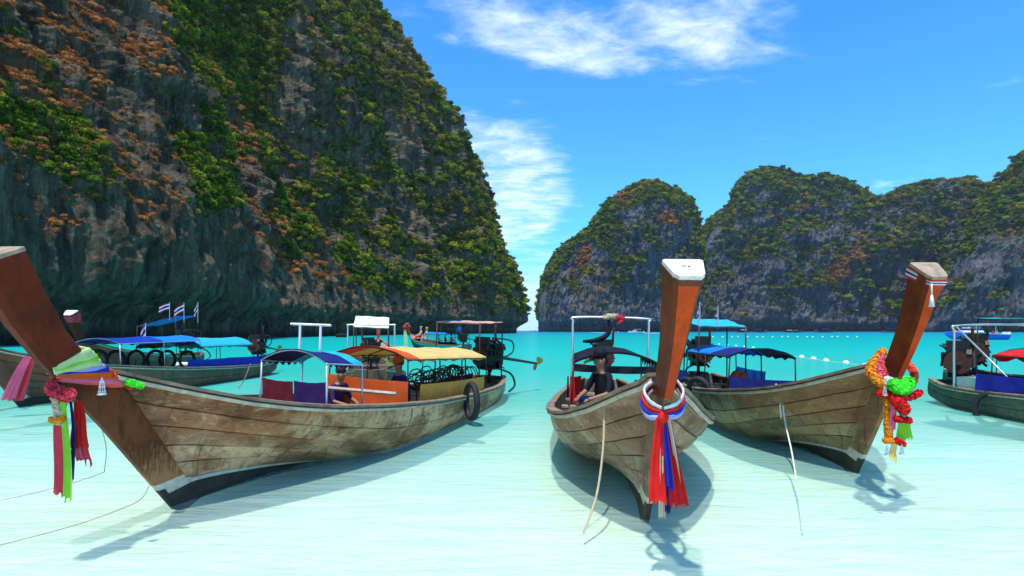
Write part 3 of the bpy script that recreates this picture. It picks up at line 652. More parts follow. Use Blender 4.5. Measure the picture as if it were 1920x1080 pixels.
def hull(boat, hl, woods, band=True, strakes=7, inner=True, detail=True, paint=None):
    ts = [0, .14, .185] + [.185 + (1 - .185) * (i + 1) / (strakes - 2) for i in range(strakes - 2)]
    hp = None
    # lining closes the hull behind the planks
    mbl = MB(); n = 30; rows = 9
    for side in (-1, 1):
        rs = []
        for i in range(n + 1):
            r = []
            for j in range(rows + 1):
                p = hl.pt(j / rows, i / n, side); p.y *= .955; p.y = side * max(0, abs(p.y) - .03); p.z += .015 * (1 - j / rows); r.append(p)
            rs.append(r)
        mbl.rings(rs, close=False, cap=False)
    hp = mbl.build('hull', M['inner'], boat, smooth=True)
    segs = [(0, .36), (.36, .71), (.71, 1.0)]
    rr = random.Random(5)
    for side in (-1, 1):
        for k in range(len(ts) - 1):
            t0, t1 = ts[k], ts[k + 1]
            cuts = segs if k >= 2 else [(0, 1.0)]
            jit = rr.uniform(-.07, .07)
            for ci, (q0, q1) in enumerate(cuts):
                if ci > 0: q0 += jit
                if ci < len(cuts) - 1: q1 += jit
                m_ = 22 if len(cuts) > 1 else 44
                mbp = MB(); rs = []
                for i in range(m_ + 1):
                    e0 = .0006 if ci else 0
                    q = q0 + e0 + (q1 - q0 - 2 * e0) * i / m_
                    g = .0045
                    a = hl.pt(t0 + g * .5, q, side); b = hl.pt(t1 - g * .5, q, side); mid = hl.pt((t0 + t1) / 2, q, side)
                    nn = Vector((0, (b - a).z * side, -(b - a).y * side)); nn = nn.normalized() if nn.length > 1e-6 else Vector((0, side, 0))
                    if nn.y * side < 0: nn = -nn
                    a2, b2, mm = a + nn * .020, b + nn * .006, mid + nn * .016
                    rs.append([a - nn * .01, a + nn * .010 + (b - a) * .02, a2 + (b - a) * .06, mm, b2 - (b - a) * .05, b - (b - a) * .01 - nn * .004, b - nn * .02])
                mbp.rings(rs, close=True, cap=True)
                wood = M['bottom'] if k == 0 else (M['white_band'] if (k == 1 and band) else (paint if (paint and k == len(ts) - 2) else woods))
                if k == 0 and not band: wood = M['bottom']
                mbp.build('plank', wood, hp, smooth=False)
    # keel
    mk = MB(); rs = []
    for i in range(25):
        p = hl.pt(0, i / 24, 1); c = Vector((p.x, 0, p.z)); rs.append([c + Vector((0, .05, .03)), c + Vector((0, -.05, .03)), c + Vector((0, -.035, -.07)), c + Vector((0, .035, -.07))])
    mk.rings(rs); mk.build('keel', M['bottom'], boat)
    # rails
    for side in (-1, 1):
        m1 = MB(); m2 = MB(); r1 = []; r2 = []
        for i in range(49):
            p = hl.pt(1, i / 48, side); o = side
            r1.append([p + Vector((0, o * .055, 0)), p + Vector((0, o * .058, .035)), p + Vector((0, -o * .075, .045)), p + Vector((0, -o * .08, .005))])
            r2.append([p + Vector((0, o * .012, -.062)), p + Vector((0, o * .036, -.056)), p + Vector((0, o * .040, -.024)), p + Vector((0, o * .012, -.012))])
        m1.rings(r1); m1.build('rail', M['rail'], boat); m2.rings(r2); m2.build('rub_rail', M['rail_pale'], boat)
    # transom
    mt = MB(); ring = [hl.pt(j / 8, 1, 1) for j in range(9)] + [hl.pt(j / 8, 1, -1) for j in range(8, -1, -1)]
    mt.rings([[p + Vector((.02, 0, 0)) for p in ring], [p + Vector((-.05, 0, 0)) for p in ring]]); mt.build('transom', woods, boat)
    if not inner: return hp
    # floor boards, thwarts, frames
    zf = .16
    nb = 5
    for j in range(nb):
        w0 = -.62 + 1.24 * j / nb; 
        m3 = MB(); m3.box((-(3.0 + hl.L - 1.3) / 2, w0 + .12, zf), (hl.L - 4.3, .235, .03)); m3.build('floor_board', M['deck'], boat)
    for st in (2.6, 5.6, 7.4, 9.1):
        q = (st - hl.s0(1)) / (hl.L - hl.s0(1)); p = hl.pt(1, q, 1); p2 = hl.pt(.84, (st - hl.s0(.84)) / (hl.L - hl.s0(.84)), 1); m4 = MB(); m4.box((-st, 0, p.z - .12), (.24, min(p.y, p2.y) * 2 - .16, .035)); m4.build('thwart', M['deck'], boat)
    if detail:
        for i in range(12):
            st = 1.0 + i * (hl.L - 1.8) / 11
            for side in (-1, 1):
                path = []
                for j in range(5, 11):
                    t = j / 10.; a0 = hl.s0(t); q = (st - a0) / (hl.L - a0); p = hl.pt(t, q, side); p.y -= side * .07; path.append(p - Vector((0, 0, .02)))
                m5 = MB(); m5.tube(path, .022, 4); m5.build('rib', M['inner'], boat)
    # fore deck
    m6 = MB(); a = [hl.pt(1, q, s_) + Vector((0, 0, -.03)) for q in (.01, .05, .09, .13) for s_ in (1, -1)]
    fs = [(i, i + 1, i + 3, i + 2) for i in (0, 2, 4)]; m6.add(a + [p - Vector((0, 0, .03)) for p in a], fs + [tuple(8 + j for j in reversed(f)) for f in fs] + [(6, 7, 15, 14)]); m6.build('fore_deck', M['deck'], boat)
    return hp
OUT = [(-.12, -.10), (0, -.05), (.45, .50), (.87, 1.02), (1.22, 1.42), (1.50, 1.76), (1.74, 2.10), (1.93, 2.42), (2.06, 2.60)]
INN = [(-.42, .02), (-.36, .06), (-.02, .52), (.34, 1.00), (.68, 1.40), (1.02, 1.68), (1.32, 2.06), (1.52, 2.44), (1.70, 2.80)]
def prow_pt(hk, i, inner): a, z = (INN if inner else OUT)[i]; return a * hk[0], z if z < 1.4 else 1.4 + (z - 1.4) * hk[1]
def prow(boat, hk, wood_low, wood_up, front_mat, end_mat, wmul=1.0, cap=True, band=True):
    """stem timber from the foot up to the cut prow head; trapezoid section, narrow edge forward"""
    fo = [.05, .05, .055, .06, .062, .072, .095, .125, .155]; fi = [.10, .11, .12, .13, .14, .165, .205, .25, .30]
    def ring(i, e=0):
        ao, zo = prow_pt(hk, i, False); ai, zi = prow_pt(hk, i, True); wo, wi = fo[i] * wmul / 2, fi[i] * wmul / 2
        d = Vector((ai - ao, 0, zi - zo))
        pf = Vector((ao, 0, zo)); pi = Vector((ai, 0, zi))
        return [pf + Vector((0, wo, 0)), pf + Vector((0, -wo, 0)), pf + d * .16 + Vector((0, -wo * 1.15 - (wi - wo) * .16 - .008, 0)), pi - d * .06 + Vector((0, -wi, 0)), pi + Vector((0, -wi * .86, 0)), pi + Vector((0, wi * .86, 0)), pi - d * .06 + Vector((0, wi, 0)), pf + d * .16 + Vector((0, wo * 1.15 + (wi - wo) * .16 + .008, 0))]
    def seg_(i0, i1, sub=3):
        rs = []
        for i in range(i0, i1):
            A_, B_ = ring(i), ring(i + 1)
            for k in range(sub): rs.append([a.lerp(b, k / sub) for a, b in zip(A_, B_)])
        rs.append(ring(i1)); return rs
    m = MB(); m.rings(seg_(0, 4, 8)); V_ = m.v
    for fi_, f_ in enumerate(m.f):
        zc_ = sum(V_[q][2] for q in f_) / len(f_)
        if band: m.m[fi_] = 1 if zc_ < .20 else (2 if zc_ < .30 else 0)
    m.build('stem', [wood_low, M['bottom'], M['white_band']], boat)
    m = MB(); rs = seg_(4, 8); n = 8
    P = [p for r in rs for p in r]; nr = len(rs); f0, f1 = [], []
    for i in range(nr - 1):
        for j in range(n):
            q = (i * n + j, i * n + (j + 1) % n, (i + 1) * n + (j + 1) % n, (i + 1) * n + j); (f0 if j == 0 else f1).append(q)
    b = len(m.v); m.v += [tuple(p) for p in P]
    m.f += f0 + f1; m.m += [1] * len(f0) + [0] * len(f1)
    o = m.build('prow', [wood_up, front_mat], boat)
    # pale sawn end with a dark collar under it
    top = ring(8); pr = ring(7); ax = sum(top, Vector()) / 8 - sum(pr, Vector()) / 8; ax.normalize(); c = sum(top, Vector()) / 8
    m = MB(); m.rings([[c + (p - c) * 1.02 + ax * .001 for p in top], [c + (p - c) * 1.02 + ax * .035 for p in top]]); m.build('prow_cap', end_mat, boat)
    if cap:
        def cl_(k): return [a.lerp(b, k) for a, b in zip(pr, top)]
        A_, B_ = cl_(.72), cl_(1.0); ca = sum(A_, Vector()) / 8
        m = MB(); m.rings([[ca + (p - ca) * 1.05 for p in A_], [c + (p - c) * 1.05 for p in B_]]); m.build('collar', M['stem_a'], boat)
    return o
def canopy(boat, s1, s2, hw, z0, z1, crown, mats, split=None, hoops=None, droop=.03, post=.016, rail_z=.6, post_n=3, post_mat=None, valance=.05, hw2=None):
    """cloth stretched over bent hoops; posts are sub-parts"""
    pm = post_mat or M['dark_metal']; nS, nW = 22, 14; m = MB(); hw2 = hw2 or hw
    rsA = []
    for i in range(nS + 1):
        f = i / nS; s_ = s1 + (s2 - s1) * f; ze = z0 + (z1 - z0) * f; hww = hw + (hw2 - hw) * f; sag = -droop * abs(math.sin(f * math.pi * (post_n - 1)))
        row = []
        for j in range(nW + 1):
            g = j / nW * 2 - 1; row.append(Vector((-s_, g * hww, ze + crown * (1 - g * g) + sag + .006 * math.sin(i * 2.1 + j * 1.7))))
        row = [row[0] - Vector((0, .0, valance * (.7 + .5 * math.sin(i * 1.9))))] + row + [row[-1] - Vector((0, 0, valance * (.7 + .5 * math.sin(i * 2.3 + 1))))]
        rsA.append(row)
    n = len(rsA[0]); P = [p for r in rsA for p in r]; cut = int(nS * (split if split is not None else 2))
    off = len(P); P += [p - Vector((0, 0, .008)) for p in P]
    for i in range(nS):
        for j in range(n - 1):
            q = (i * n + j, i * n + j + 1, (i + 1) * n + j + 1, (i + 1) * n + j); mi = 0 if i < cut else 1
            m.f.append(q); m.m.append(mi); m.f.append(tuple(off + k for k in reversed(q))); m.m.append(mi)
    m.v = [tuple(p) for p in P]
    top = m.build('canopy', mats if isinstance(mats, list) else [mats, mats], boat, smooth=True)
    for k in range(post_n):
        f = k / (post_n - 1); s_ = s1 + .02 + (s2 - s1 - .04) * f; ze = z0 + (z1 - z0) * f; hww = hw + (hw2 - hw) * f
        h = MB(); h.tube([Vector((-s_, g / 8 * hww, ze + crown * (1 - (g / 8) ** 2) - .022)) for g in range(-8, 9)], post * .9, 5); h.build('hoop', pm, top, smooth=True)
        for sd_ in (-1, 1):
            h = MB(); h.tube([(-s_, sd_ * hww, ze - .02), (-s_ - .01, sd_ * (hww + .03), rail_z)], post, 6); h.build('post', pm, top, smooth=True)
    for sd_ in (-1, 1):
        h = MB(); h.tube([(-s1, sd_ * hw, z0 - .03), (-s2, sd_ * hw2, z1 - .03)], post * .8, 5); h.build('side_bar', pm, top)
    return top
def panel(boat, name, p0, p1, h, mat, wave=.015, h1=None, n=14):
    """hanging cloth wall from p0 to p1 (top corners)"""
    p0, p1 = Vector(p0), Vector(p1); m = MB(); rs = []; d = (p1 - p0); nn = Vector((-d.y, d.x, 0)).normalized(); h1 = h1 or h
    for lay in (0, 1):
        P = []
        for i in range(n + 1):
            f = i / n; t = p0.lerp(p1, f); t.z -= .02 * math.sin(f * math.pi); hh = h + (h1 - h) * f
            for k in range(4): P.append(t - Vector((0, 0, hh * k / 3)) + nn * (wave * math.sin(i * 1.7 + k * .9) + lay * .008))
        fs = [(i * 4 + k, (i + 1) * 4 + k, (i + 1) * 4 + k + 1, i * 4 + k + 1) for i in range(n) for k in range(3)]
        if lay: fs = [tuple(reversed(f)) for f in fs]
        m.add(P, fs)
    return m.build(name, mat, boat, smooth=True)
def shade(boat, s1, s2, hw, z, tilt, mat, rail_z=.6, frame=None, roll_front=True, x_posts=None, side_tilt=0):
    """flat raised sun sheet on four poles"""
    fm = frame or M['dark_metal']; m = MB(); n = 10; P = []
    for lay in (0, .012):
        for i in range(n + 1):
            for j in range(7):
                f = i / n; g = j / 3 - 1
                P.append(Vector((-(s1 + (s2 - s1) * f), g * hw, z + tilt * (f - .5) + side_tilt * g - .03 * math.sin(f * math.pi) * (1 - .5 * abs(g)) + .01 * math.sin(i * 1.3 + j * 2) - lay)))
    nn = (n + 1) * 7
    for i in range(n):
        for j in range(6):
            q = (i * 7 + j, i * 7 + j + 1, (i + 1) * 7 + j + 1, (i + 1) * 7 + j); m.f += [q, tuple(nn + k for k in reversed(q))]; m.m += [0, 0]
    m.v = [tuple(p) for p in P]; t = m.build('sun_shade', mat, boat, smooth=True)
    for s_, f in ((s1, -.5), (s2, .5)):
        for sd_ in (-1, 1):
            h = MB(); h.tube([(-s_, sd_ * hw * .96, z + tilt * f + side_tilt * sd_ + .01), (-s_, sd_ * hw, rail_z)], .02, 6); h.build('post', fm, t, smooth=True)
        h = MB(); h.tube([(-s_, -hw, z + tilt * f - .03 - side_tilt), (-s_, hw, z + tilt * f - .03 + side_tilt)], .016, 6); h.build('cross_bar', fm, t)
    return t
def engine(boat, hl, yaw=0, tail=3.0, drop=-.12, up=.0, scale=1.0, tail_name=True, st=None, lat=0):
    """car engine on a swivel with the long propeller tube"""
    st = st if st is not None else hl.L - .45; zc = 1.12 + up; r = random.Random(3)
    T = Matrix.Translation((-st, lat, zc)) @ Matrix.Rotation(yaw, 4, 'Z') @ Matrix.Scale(scale, 4)
    m = MB(); m.box((0, 0, 0), (.72, .34, .42)); m.box((-.02, 0, .27), (.56, .24, .16)); m.box((-.02, 0, -.27), (.5, .22, .16), taper=1.2)
    for i in range(4): m.sph((-.22 + i * .15, .2, .1), (.06, .09, .06), 6, 4); m.tube([(-.22 + i * .15, -.12, .2), (-.22 + i * .15, -.27, .12), (-.22 + i * .15, -.3, -.08)], .032, 5)
    for i in range(46):
        c = Vector((r.uniform(-.42, .42), r.choice((-1, 1)) * r.uniform(.1, .26), r.uniform(-.3, .42)))
        if i % 2: m.box(c, (r.uniform(.05, .17), r.uniform(.05, .14), r.uniform(.05, .15)), Matrix.Rotation(r.uniform(0, 1.5), 3, 'Y'))
        else: m.tube([c, c + Vector((r.uniform(-.14, .14), r.uniform(-.1, .1), r.uniform(-.14, .14)))], r.uniform(.014, .04), 6)
    e = m.build('engine', M['engine'], boat, T=T)
    m = MB(); m.tube([(.44, 0, .02), (.38, 0, .02)], [.27, .27], 16); m.tube([(.47, 0, .02), (.36, 0, .02)], .09, 10); m.build('flywheel', M['rust'], e, T=T)
    m = MB(); m.box((.30, 0, .36), (.10, .44, .34)); m.build('radiator', M['engine'], e, T=T)
    m = MB(); m.tube(smooth_path([(-.25, .2, .18), (-.1, .3, .35), (.1, .28, .5), (.12, .28, .86)], 4), .035, 7); m.build('exhaust', M['rust'], e, T=T, smooth=True)
    m = MB(); m.tube([(.3, .0, -.1), (.9, 0, .02), (1.6, .03, .06)], [.03, .025, .02], 6); m.build('steering_handle', M['dark_metal'], e, T=T)
    m = MB(); m.tube([(-.32, 0, -.02), (-tail, 0, drop)], [.05, .032], 8); m.build('drive_shaft', M['dark_metal'], e, T=T)
    m = MB(); m.tube([(0, 0, -.3), (0, 0, -.72)], .05, 8); m.box((0, 0, -.55), (.5, .42, .06)); m.build('swivel_post', M['rust'], e, T=T)
    m = MB(); m.tube(smooth_path([(-.3, 0, -.32), (-.9, 0, -.5), (-1.1, 0, -.82), (-.85, 0, -1.0)], 5), .03, 6); m.tube(smooth_path([(.2, .3, -.1), (-.5, .34, .1), (-.55, .3, .42), (.1, .3, .5)], 4), .022, 6); m.build('guard_bar', M['dark_metal'], e, T=T, smooth=True)
    m = MB(); c = Vector((-tail - .02, 0, drop))
    m.tube([c + Vector((.06, 0, 0)), c - Vector((.1, 0, 0))], [.05, .03], 8)
    for k in range(2):
        a = math.pi * k + .9; d = Vector((0, math.cos(a), math.sin(a))); pr = Vector((0, -math.sin(a), math.cos(a)))
        rs = []
        for f, wd in ((.0, .03), (.35, .085), (.7, .10), (1, .035)): 
            b_ = c + d * (.03 + .2 * f); t_ = pr * wd + Vector((wd * .5, 0, 0)); rs.append([b_ - t_ + Vector((.006, 0, 0)), b_ + t_ + Vector((.006, 0, 0)), b_ + t_ - Vector((.006, 0, 0)), b_ - t_ - Vector((.006, 0, 0))])
        m.rings(rs)
    m.build('propeller', M['brass'], e, T=T)
    return e
def bpt(boat, a, wdt, z):
    """boat coordinates (forward of the foot, port, up) to the world"""
    e = boat.rotation_euler; return Matrix.LocRotScale(boat.location, e, None) @ Vector((a, wdt, z))
def make_boat(foot_xy, fwd, label, roll=0, z=0, pitch=0):
    b = empty('longtail_boat', (foot_xy[0], foot_xy[1], z), 0, label, 'boat', 'wooden longtail boats moored in the bay')
    b.rotation_euler = (roll, pitch, math.atan2(fwd[1], fwd[0])); return b
def tyre(loc, rad, fac, label, tilt=0, group='tyre fenders hung on the boats'):
    m = MB(); pts = [Vector((rad * .8 * math.cos(q), 0, rad * math.sin(q))) for q in [2 * math.pi * k / 20 for k in range(20)]]
    m.loop(pts, rad * .2, 8, flat=.85)
    o = m.build('tyre_fender', M['rubber'], None, smooth=True); o.location = loc; o.rotation_euler = (tilt, 0, fac); tag(o, label, 'tyre', group); return o
def rope(name, pts, r, mat, label, k=8, strands=True):
    p = smooth_path(pts, k); m = MB(); m.tube(p, r, 6); o = m.build(name, mat, None, smooth=True); tag(o, label, 'rope'); return o

# boat one: big warm wooden boat on the left
H1 = Hull(11.5)
B1 = make_boat((-3.88, 6.72), (-.271, -.963), 'large warm brown longtail boat in the left foreground with orange and yellow canopy', roll=R(-2.0))
hull(B1, H1, M['hull_a'])
prow(B1, (1.02, .92), M['stem_a'], M['prow_a'], M['prow_a'], M['endgrain_b'], cap=False)
canopy(B1, 4.3, 8.7, .80, 1.52, 1.36, .20, [M['orange'], M['yellow']], split=.16, post_n=4, rail_z=.62, hw2=.86)
panel(B1, 'cloth_wall', (-4.28, -.82, 1.16), (-4.28, .84, 1.10), .5, M['orange'])
panel(B1, 'side_cloth', (-4.5, .99, 1.04), (-8.1, 1.02, .92), .34, M['ochre'], wave=.008)
canopy(B1, 2.1, 3.15, .56, 1.56, 1.48, .17, [M['navy'], M['turq']], split=.75, post_n=2, rail_z=.45, post_mat=M['metal'])
panel(B1, 'cloth_wall', (-2.12, -.55, 1.27), (-2.12, .0, 1.24), .36, M['maroon'])
panel(B1, 'cloth_wall', (-2.12, .01, 1.25), (-2.12, .56, 1.26), .36, M['purple'])
m = MB(); m.tube([(-2.6, -.25, 1.66), (-2.6, -.25, 2.08)], .02); m.tube([(-2.6, .12, 1.7), (-2.6, .12, 2.08)], .02); m.tube([(-2.6, -.42, 2.09), (-2.6, .3, 2.09)], .022); m.build('roof_rack', M['white'], B1)
shade(B1, 8.9, 10.9, .62, 2.24, .06, M['pinkish'], rail_z=.6)
engine(B1, H1, yaw=R(-24), tail=2.1, drop=-.25, up=.10, scale=1.12, st=11.35, lat=.1)
m = MB(); m.tube([(-3.6, -.9, .99), (-3.6, .95, .96)], .035); m.build('cross_pole', M['rail_pale'], B1)
# gear rack heaped with rope coils aft of the canopy
gr = MB(); rr = random.Random(9)
for i in range(34):
    c = Vector((-(5.6 + i * .085), .35 + rr.uniform(-.3, .3), .98 + rr.uniform(-.06, .06)))
    gr.loop([c + Vector((.03 * math.sin(q * 3) + rr.uniform(-.02, .02), .16 * math.cos(q), .16 * math.sin(q))) for q in [6.283 * k / 12 for k in range(12)]], .014, 4)
tag(gr.build('snorkel_gear', M['rust'], B1), 'heap of dark red coiled hoses under the yellow canopy')
m = MB()
for y_ in (-.3, .5): m.tube([(-5.4, y_, .86), (-8.5, y_, .80)], .018)
for x_ in (5.4, 6.4, 7.4, 8.4): m.tube([(-x_, -.3, .86), (-x_, .5, .86)], .016); m.tube([(-x_, .5, .86), (-x_, .5, .2)], .016)
m.build('gear_rack', M['dark_metal'], B1)

# boat two: bow on, in the middle
H2 = Hull(11.2, .87)
B2 = make_boat((1.43, 6.24), (-.105, -.995), 'grey weathered longtail boat seen bow on in the middle with orange prow', roll=R(-1.4))
hull(B2, H2, M['hull_b'])
prow(B2, (1.0, .80), M['hull_b'], M['prow_side'], M['prow_b'], M['endgrain'])
canopy(B2, 4.6, 8.0, .80, 1.40, 1.42, .20, [M['black'], M['navy']], post_n=3, rail_z=.6, valance=.17)
panel(B2, 'cloth_wall', (-4.62, -.80, 1.36), (-4.62, .80, 1.36), .14, M['black'], wave=.03)
m = MB()
m.tube(smooth_path([(-7.0, -.84, .6), (-7.0, -.84, 1.8), (-7.0, -.84, 2.18), (-7.0, -.74, 2.28), (-7.0, .74, 2.28), (-7.0, .84, 2.18), (-7.0, .84, 1.8), (-7.0, .84, .6)], 5), .026, 8)
m.build('tube_frame', M['metal'], B2, smooth=True)
engine(B2, H2, yaw=R(8), tail=3.0, drop=-.3, up=.1, scale=1.0, st=10.6)
panel(B2, 'side_cloth', (-4.6, .86, 1.02), (-5.6, .9, .96), .34, M['navy'])
panel(B2, 'hanging_cloth', (-5.05, -.86, 1.1), (-5.2, -.66, 1.1), .5, M['red'])
panel(B2, 'side_cloth', (-5.2, -.9, .98), (-7.0, -.92, .95), .34, M['purple'])

m = MB(); hb = [(-7.0, .10, 2.26), (-7.0, .06, 2.05), (-6.98, .16, 1.86), (-6.95, .42, 1.76), (-6.95, .66, 1.74)]
m.tube(smooth_path([(a_, -b_ - .05 + .1, c_) for a_, b_, c_ in hb], 4), [.03 + .03 * math.sin(i / 16 * 3.14) for i in range(17)], 7); m.build('curved_horn', M['black'], B2, smooth=True)
mt2 = bpy.data.curves.new('marking', 'FONT'); mt2.body = 'C3'; mt2.size = .055; mt2.extrude = .0008; mko = bpy.data.objects.new('marking', mt2); C.objects.link(mko); mkm = bpy.data.meshes.new_from_object(mko.evaluated_get(bpy.context.evaluated_depsgraph_get())); bpy.data.objects.remove(mko); mkm.materials.clear(); mkm.materials.append(M['dark_metal']); mk2 = link('marking', mkm)
mk2.parent = B2; ea, eb = prow_pt((1.0, .80), 8, True), prow_pt((1.0, .80), 8, False); pq = prow_pt((1.0, .80), 7, True); pq2 = prow_pt((1.0, .80), 7, False)
e_up = Vector((ea[0] - eb[0], 0, ea[1] - eb[1])).normalized(); e_rt = Vector((0, 1, 0)); e_n = e_rt.cross(e_up).normalized(); axn = (Vector((ea[0] + eb[0] - pq[0] - pq2[0], 0, ea[1] + eb[1] - pq[1] - pq2[1]))).normalized()
if e_n.dot(axn) < 0: e_rt = -e_rt; e_n = -e_n
mk2.matrix_local = Matrix.Translation(Vector(((ea[0] + eb[0]) / 2, 0, (ea[1] + eb[1]) / 2)) + axn * .037 - e_rt * .03) @ Matrix((( e_rt.x, e_up.x, e_n.x, 0), (e_rt.y, e_up.y, e_n.y, 0), (e_rt.z, e_up.z, e_n.z, 0), (0, 0, 0, 1)))

# boat three: right foreground
H3 = Hull(10.2)
B3 = make_boat((4.86, 8.29), (-.09, -.996), 'greenish grey longtail boat on the right with flower garlands and blue canopy', roll=R(-1))
hull(B3, H3, M['hull_c'])
prow(B3, (.86, .97), M['hull_c'], M['prow_side'], M['prow_b'], M['endgrain_b'], cap=False)
canopy(B3, 4.0, 8.3, .66, 1.46, 1.42, .17, [M['navy'], M['azure']], split=.42, post_n=3, rail_z=.62)
panel(B3, 'cloth_wall', (-4.02, -.66, 1.02), (-4.02, .68, .96), .34, M['navy'])
panel(B3, 'side_cloth', (-6.6, .93, .98), (-8.8, .84, .98), .36, M['azure'])
panel(B3, 'side_cloth', (-6.6, -.98, .92), (-9.0, -.86, .92), .34, M['deepblue'])
shade(B3, 7.2, 9.0, .62, 2.22, .22, M['turq'], rail_z=.6)
engine(B3, H3, yaw=R(10), tail=2.6, drop=-.3, up=.15, scale=1.05, st=9.9)
# tricolour band round the prow head
def prow_ring(hk, f, wmul=1.0, grow=.01):
    fo = [.05, .05, .055, .06, .062, .072, .095, .125, .155]; fi = [.10, .11, .12, .13, .14, .165, .205, .25, .30]
    i = int(f); k = f - i; j = min(i + 1, 8)
    g = lambda A_: A_[i] + (A_[j] - A_[i]) * k
    ao = prow_pt(hk, i, False); ao2 = prow_pt(hk, j, False); ai = prow_pt(hk, i, True); ai2 = prow_pt(hk, j, True)
    po = Vector((ao[0] + (ao2[0] - ao[0]) * k, 0, ao[1] + (ao2[1] - ao[1]) * k)); pi = Vector((ai[0] + (ai2[0] - ai[0]) * k, 0, ai[1] + (ai2[1] - ai[1]) * k))
    d = (pi - po).normalized() * grow
    return [po - d + Vector((0, g(fo) * wmul / 2 + grow, 0)), po - d - Vector((0, g(fo) * wmul / 2 + grow, 0)), pi + d - Vector((0, g(fi) * wmul / 2 + grow, 0)), pi + d + Vector((0, g(fi) * wmul / 2 + grow, 0))]
def head_band(boat, hk, f0, f1, mat, grow=.008, label=None):
    m = MB(); m.rings([prow_ring(hk, f0, grow=grow), prow_ring(hk, f1, grow=grow)], cap=False); return m.build('band', mat, boat)
for i, mt_ in enumerate(('pinkred', 'whitec', 'navy', 'whitec', 'pinkred')): head_band(B3, (.86, .97), 7.62 + i * .07, 7.69 + i * .07, M[mt_], .012)

# boat four and five: right edge, sterns towards the left
H4 = Hull(10.5)
def place_stern(st_xy, fwd, hl): f = Vector(fwd).normalized(); return (st_xy[0] + f.x * hl.L, st_xy[1] + f.y * hl.L)
f4 = (-.02, -1.0)
B4 = make_boat(place_stern((12.15, 16.3), f4, H4), f4, 'dark green longtail boat at the right edge, stern to the left, red canopy edge')
hull(B4, H4, M['hull_e'], band=False)
prow(B4, (1, 1), M['hull_e'], M['prow_a'], M['prow_a'], M['endgrain'])
canopy(B4, 3.0, 8.0, .80, 1.42, 1.42, .14, [M['red'], M['red']], post_n=3, rail_z=.6, valance=.12)
panel(B4, 'side_cloth', (-5.0, -1.08, 1.0), (-8.2, -1.02, .98), .40, M['royal'])
m = MB()
m.tube(smooth_path([(-9.0, -.95, .55), (-9.0, -.95, 1.9), (-9.0, -.85, 2.12), (-9.0, .85, 2.12), (-9.0, .95, 1.9), (-9.0, .95, .55)], 5), .026, 8); m.tube([(-9.0, -.9, 2.1), (-6.9, -.95, .6)], .02)
m.tube([(-9.0, -.85, 2.12), (-6.4, -.85, 2.14)], .022); m.build('tube_frame', M['metal'], B4, smooth=True)
engine(B4, H4, yaw=R(-35), tail=2.4, drop=.05, up=.0, scale=1.15, st=10.2)
m = MB(); m.box((-8.75, -.6, .62), (.62, .5, .42)); m.build('fuel_box', M['metal'], B4)
f5 = (.05, -1.0); H5 = Hull(11)
B5 = make_boat(place_stern((15.4, 20.2), f5, H5), f5, 'longtail boat moored behind the dark green one, turquoise sun shade on top')
hull(B5, H5, M['hull_e'], band=False, detail=False)
prow(B5, (1, 1), M['hull_e'], M['prow_a'], M['prow_a'], M['endgrain'])
shade(B5, 5.6, 9.2, .95, 2.36, .05, M['turq_pale'])
canopy(B5, 3.5, 8.6, .85, 1.35, 1.30, .16, [M['darkgreen'], M['jade']], split=.3, post_n=3, rail_z=.6)
engine(B5, H5, yaw=R(-30), tail=2.6, drop=.0, up=.15, scale=1.2, st=10.4)

# boats on the left behind
HA = Hull(12.0)
BA = make_boat((-12.9, 15.4), (-.117, -.993), 'long red brown longtail boat behind the left prow with two blue canopies')
hull(BA, HA, M['hull_d'], band=False)
prow(BA, (1, 1), M['hull_d'], M['prow_a'], M['prow_a'], M['endgrain'])
canopy(BA, 2.4, 6.2, .78, 1.62, 1.66, .16, [M['deepblue'], M['azure']], split=.5, post_n=3, rail_z=.7, post_mat=M['metal'])
canopy(BA, 5.0, 9.6, .82, 1.42, 1.42, .30, [M['darkgreen'], M['turq']], split=.28, post_n=3, rail_z=.6)
panel(BA, 'side_cloth', (-5.2, 1.02, .98), (-7.4, 1.04, .94), .34, M['deepblue'])
panel(BA, 'side_cloth', (-7.5, 1.0, .95), (-10.4, .95, .92), .36, M['royal'])
engine(BA, HA, yaw=R(5), tail=2.0, drop=-.2, up=.15, scale=1.05, st=11.4)
HC = Hull(11)
BC = make_boat((-18.3, 25.8), (.14, -.99), 'longtail boat furthest left with pink cloth round its prow and raised azure shade')
hull(BC, HC, M['hull_d'], band=False, detail=False)
prow(BC, (1, 1), M['hull_d'], M['prow_a'], M['prow_a'], M['endgrain'], wmul=1.5)
engine(BC, HC, yaw=R(-55), tail=3.2, drop=-.1, up=.3, scale=1.25, st=9.6)
shade(BC, 5.8, 8.8, 1.0, 2.55, .1, M['azure'], side_tilt=.28)
HD = Hull(10.5)
BD = make_boat((-7.0, 30.6), (-.2, .98), 'longtail boat facing away behind the orange canopy with a white sun shade')
hull(BD, HD, M['hull_d'], band=False, detail=False)
prow(BD, (1, .7), M['hull_d'], M['prow_a'], M['prow_a'], M['endgrain'])
m = MB(); m.tube(smooth_path([(-9.6, -.82, .5), (-9.6, -.82, 2.05), (-9.6, -.72, 2.2), (-9.6, .72, 2.2), (-9.6, .82, 2.05), (-9.6, .82, .5)], 5), .03, 7); m.build('tube_frame', M['metal'], BD, smooth=True)
shade(BD, 8.3, 9.9, .62, 2.32, -.42, M['whitec'], side_tilt=.03)
engine(BD, HD, yaw=R(20), tail=1.6, drop=-.2, up=.1, scale=1.0, st=10.1)
HE = Hull(11)
BE = make_boat((-11.0, 66.0), (-.60, .80), 'small green longtail boat carrying passengers in front of the channel')
hull(BE, HE, M['hull_e'], band=False, detail=False, paint=M['turq_pale'])
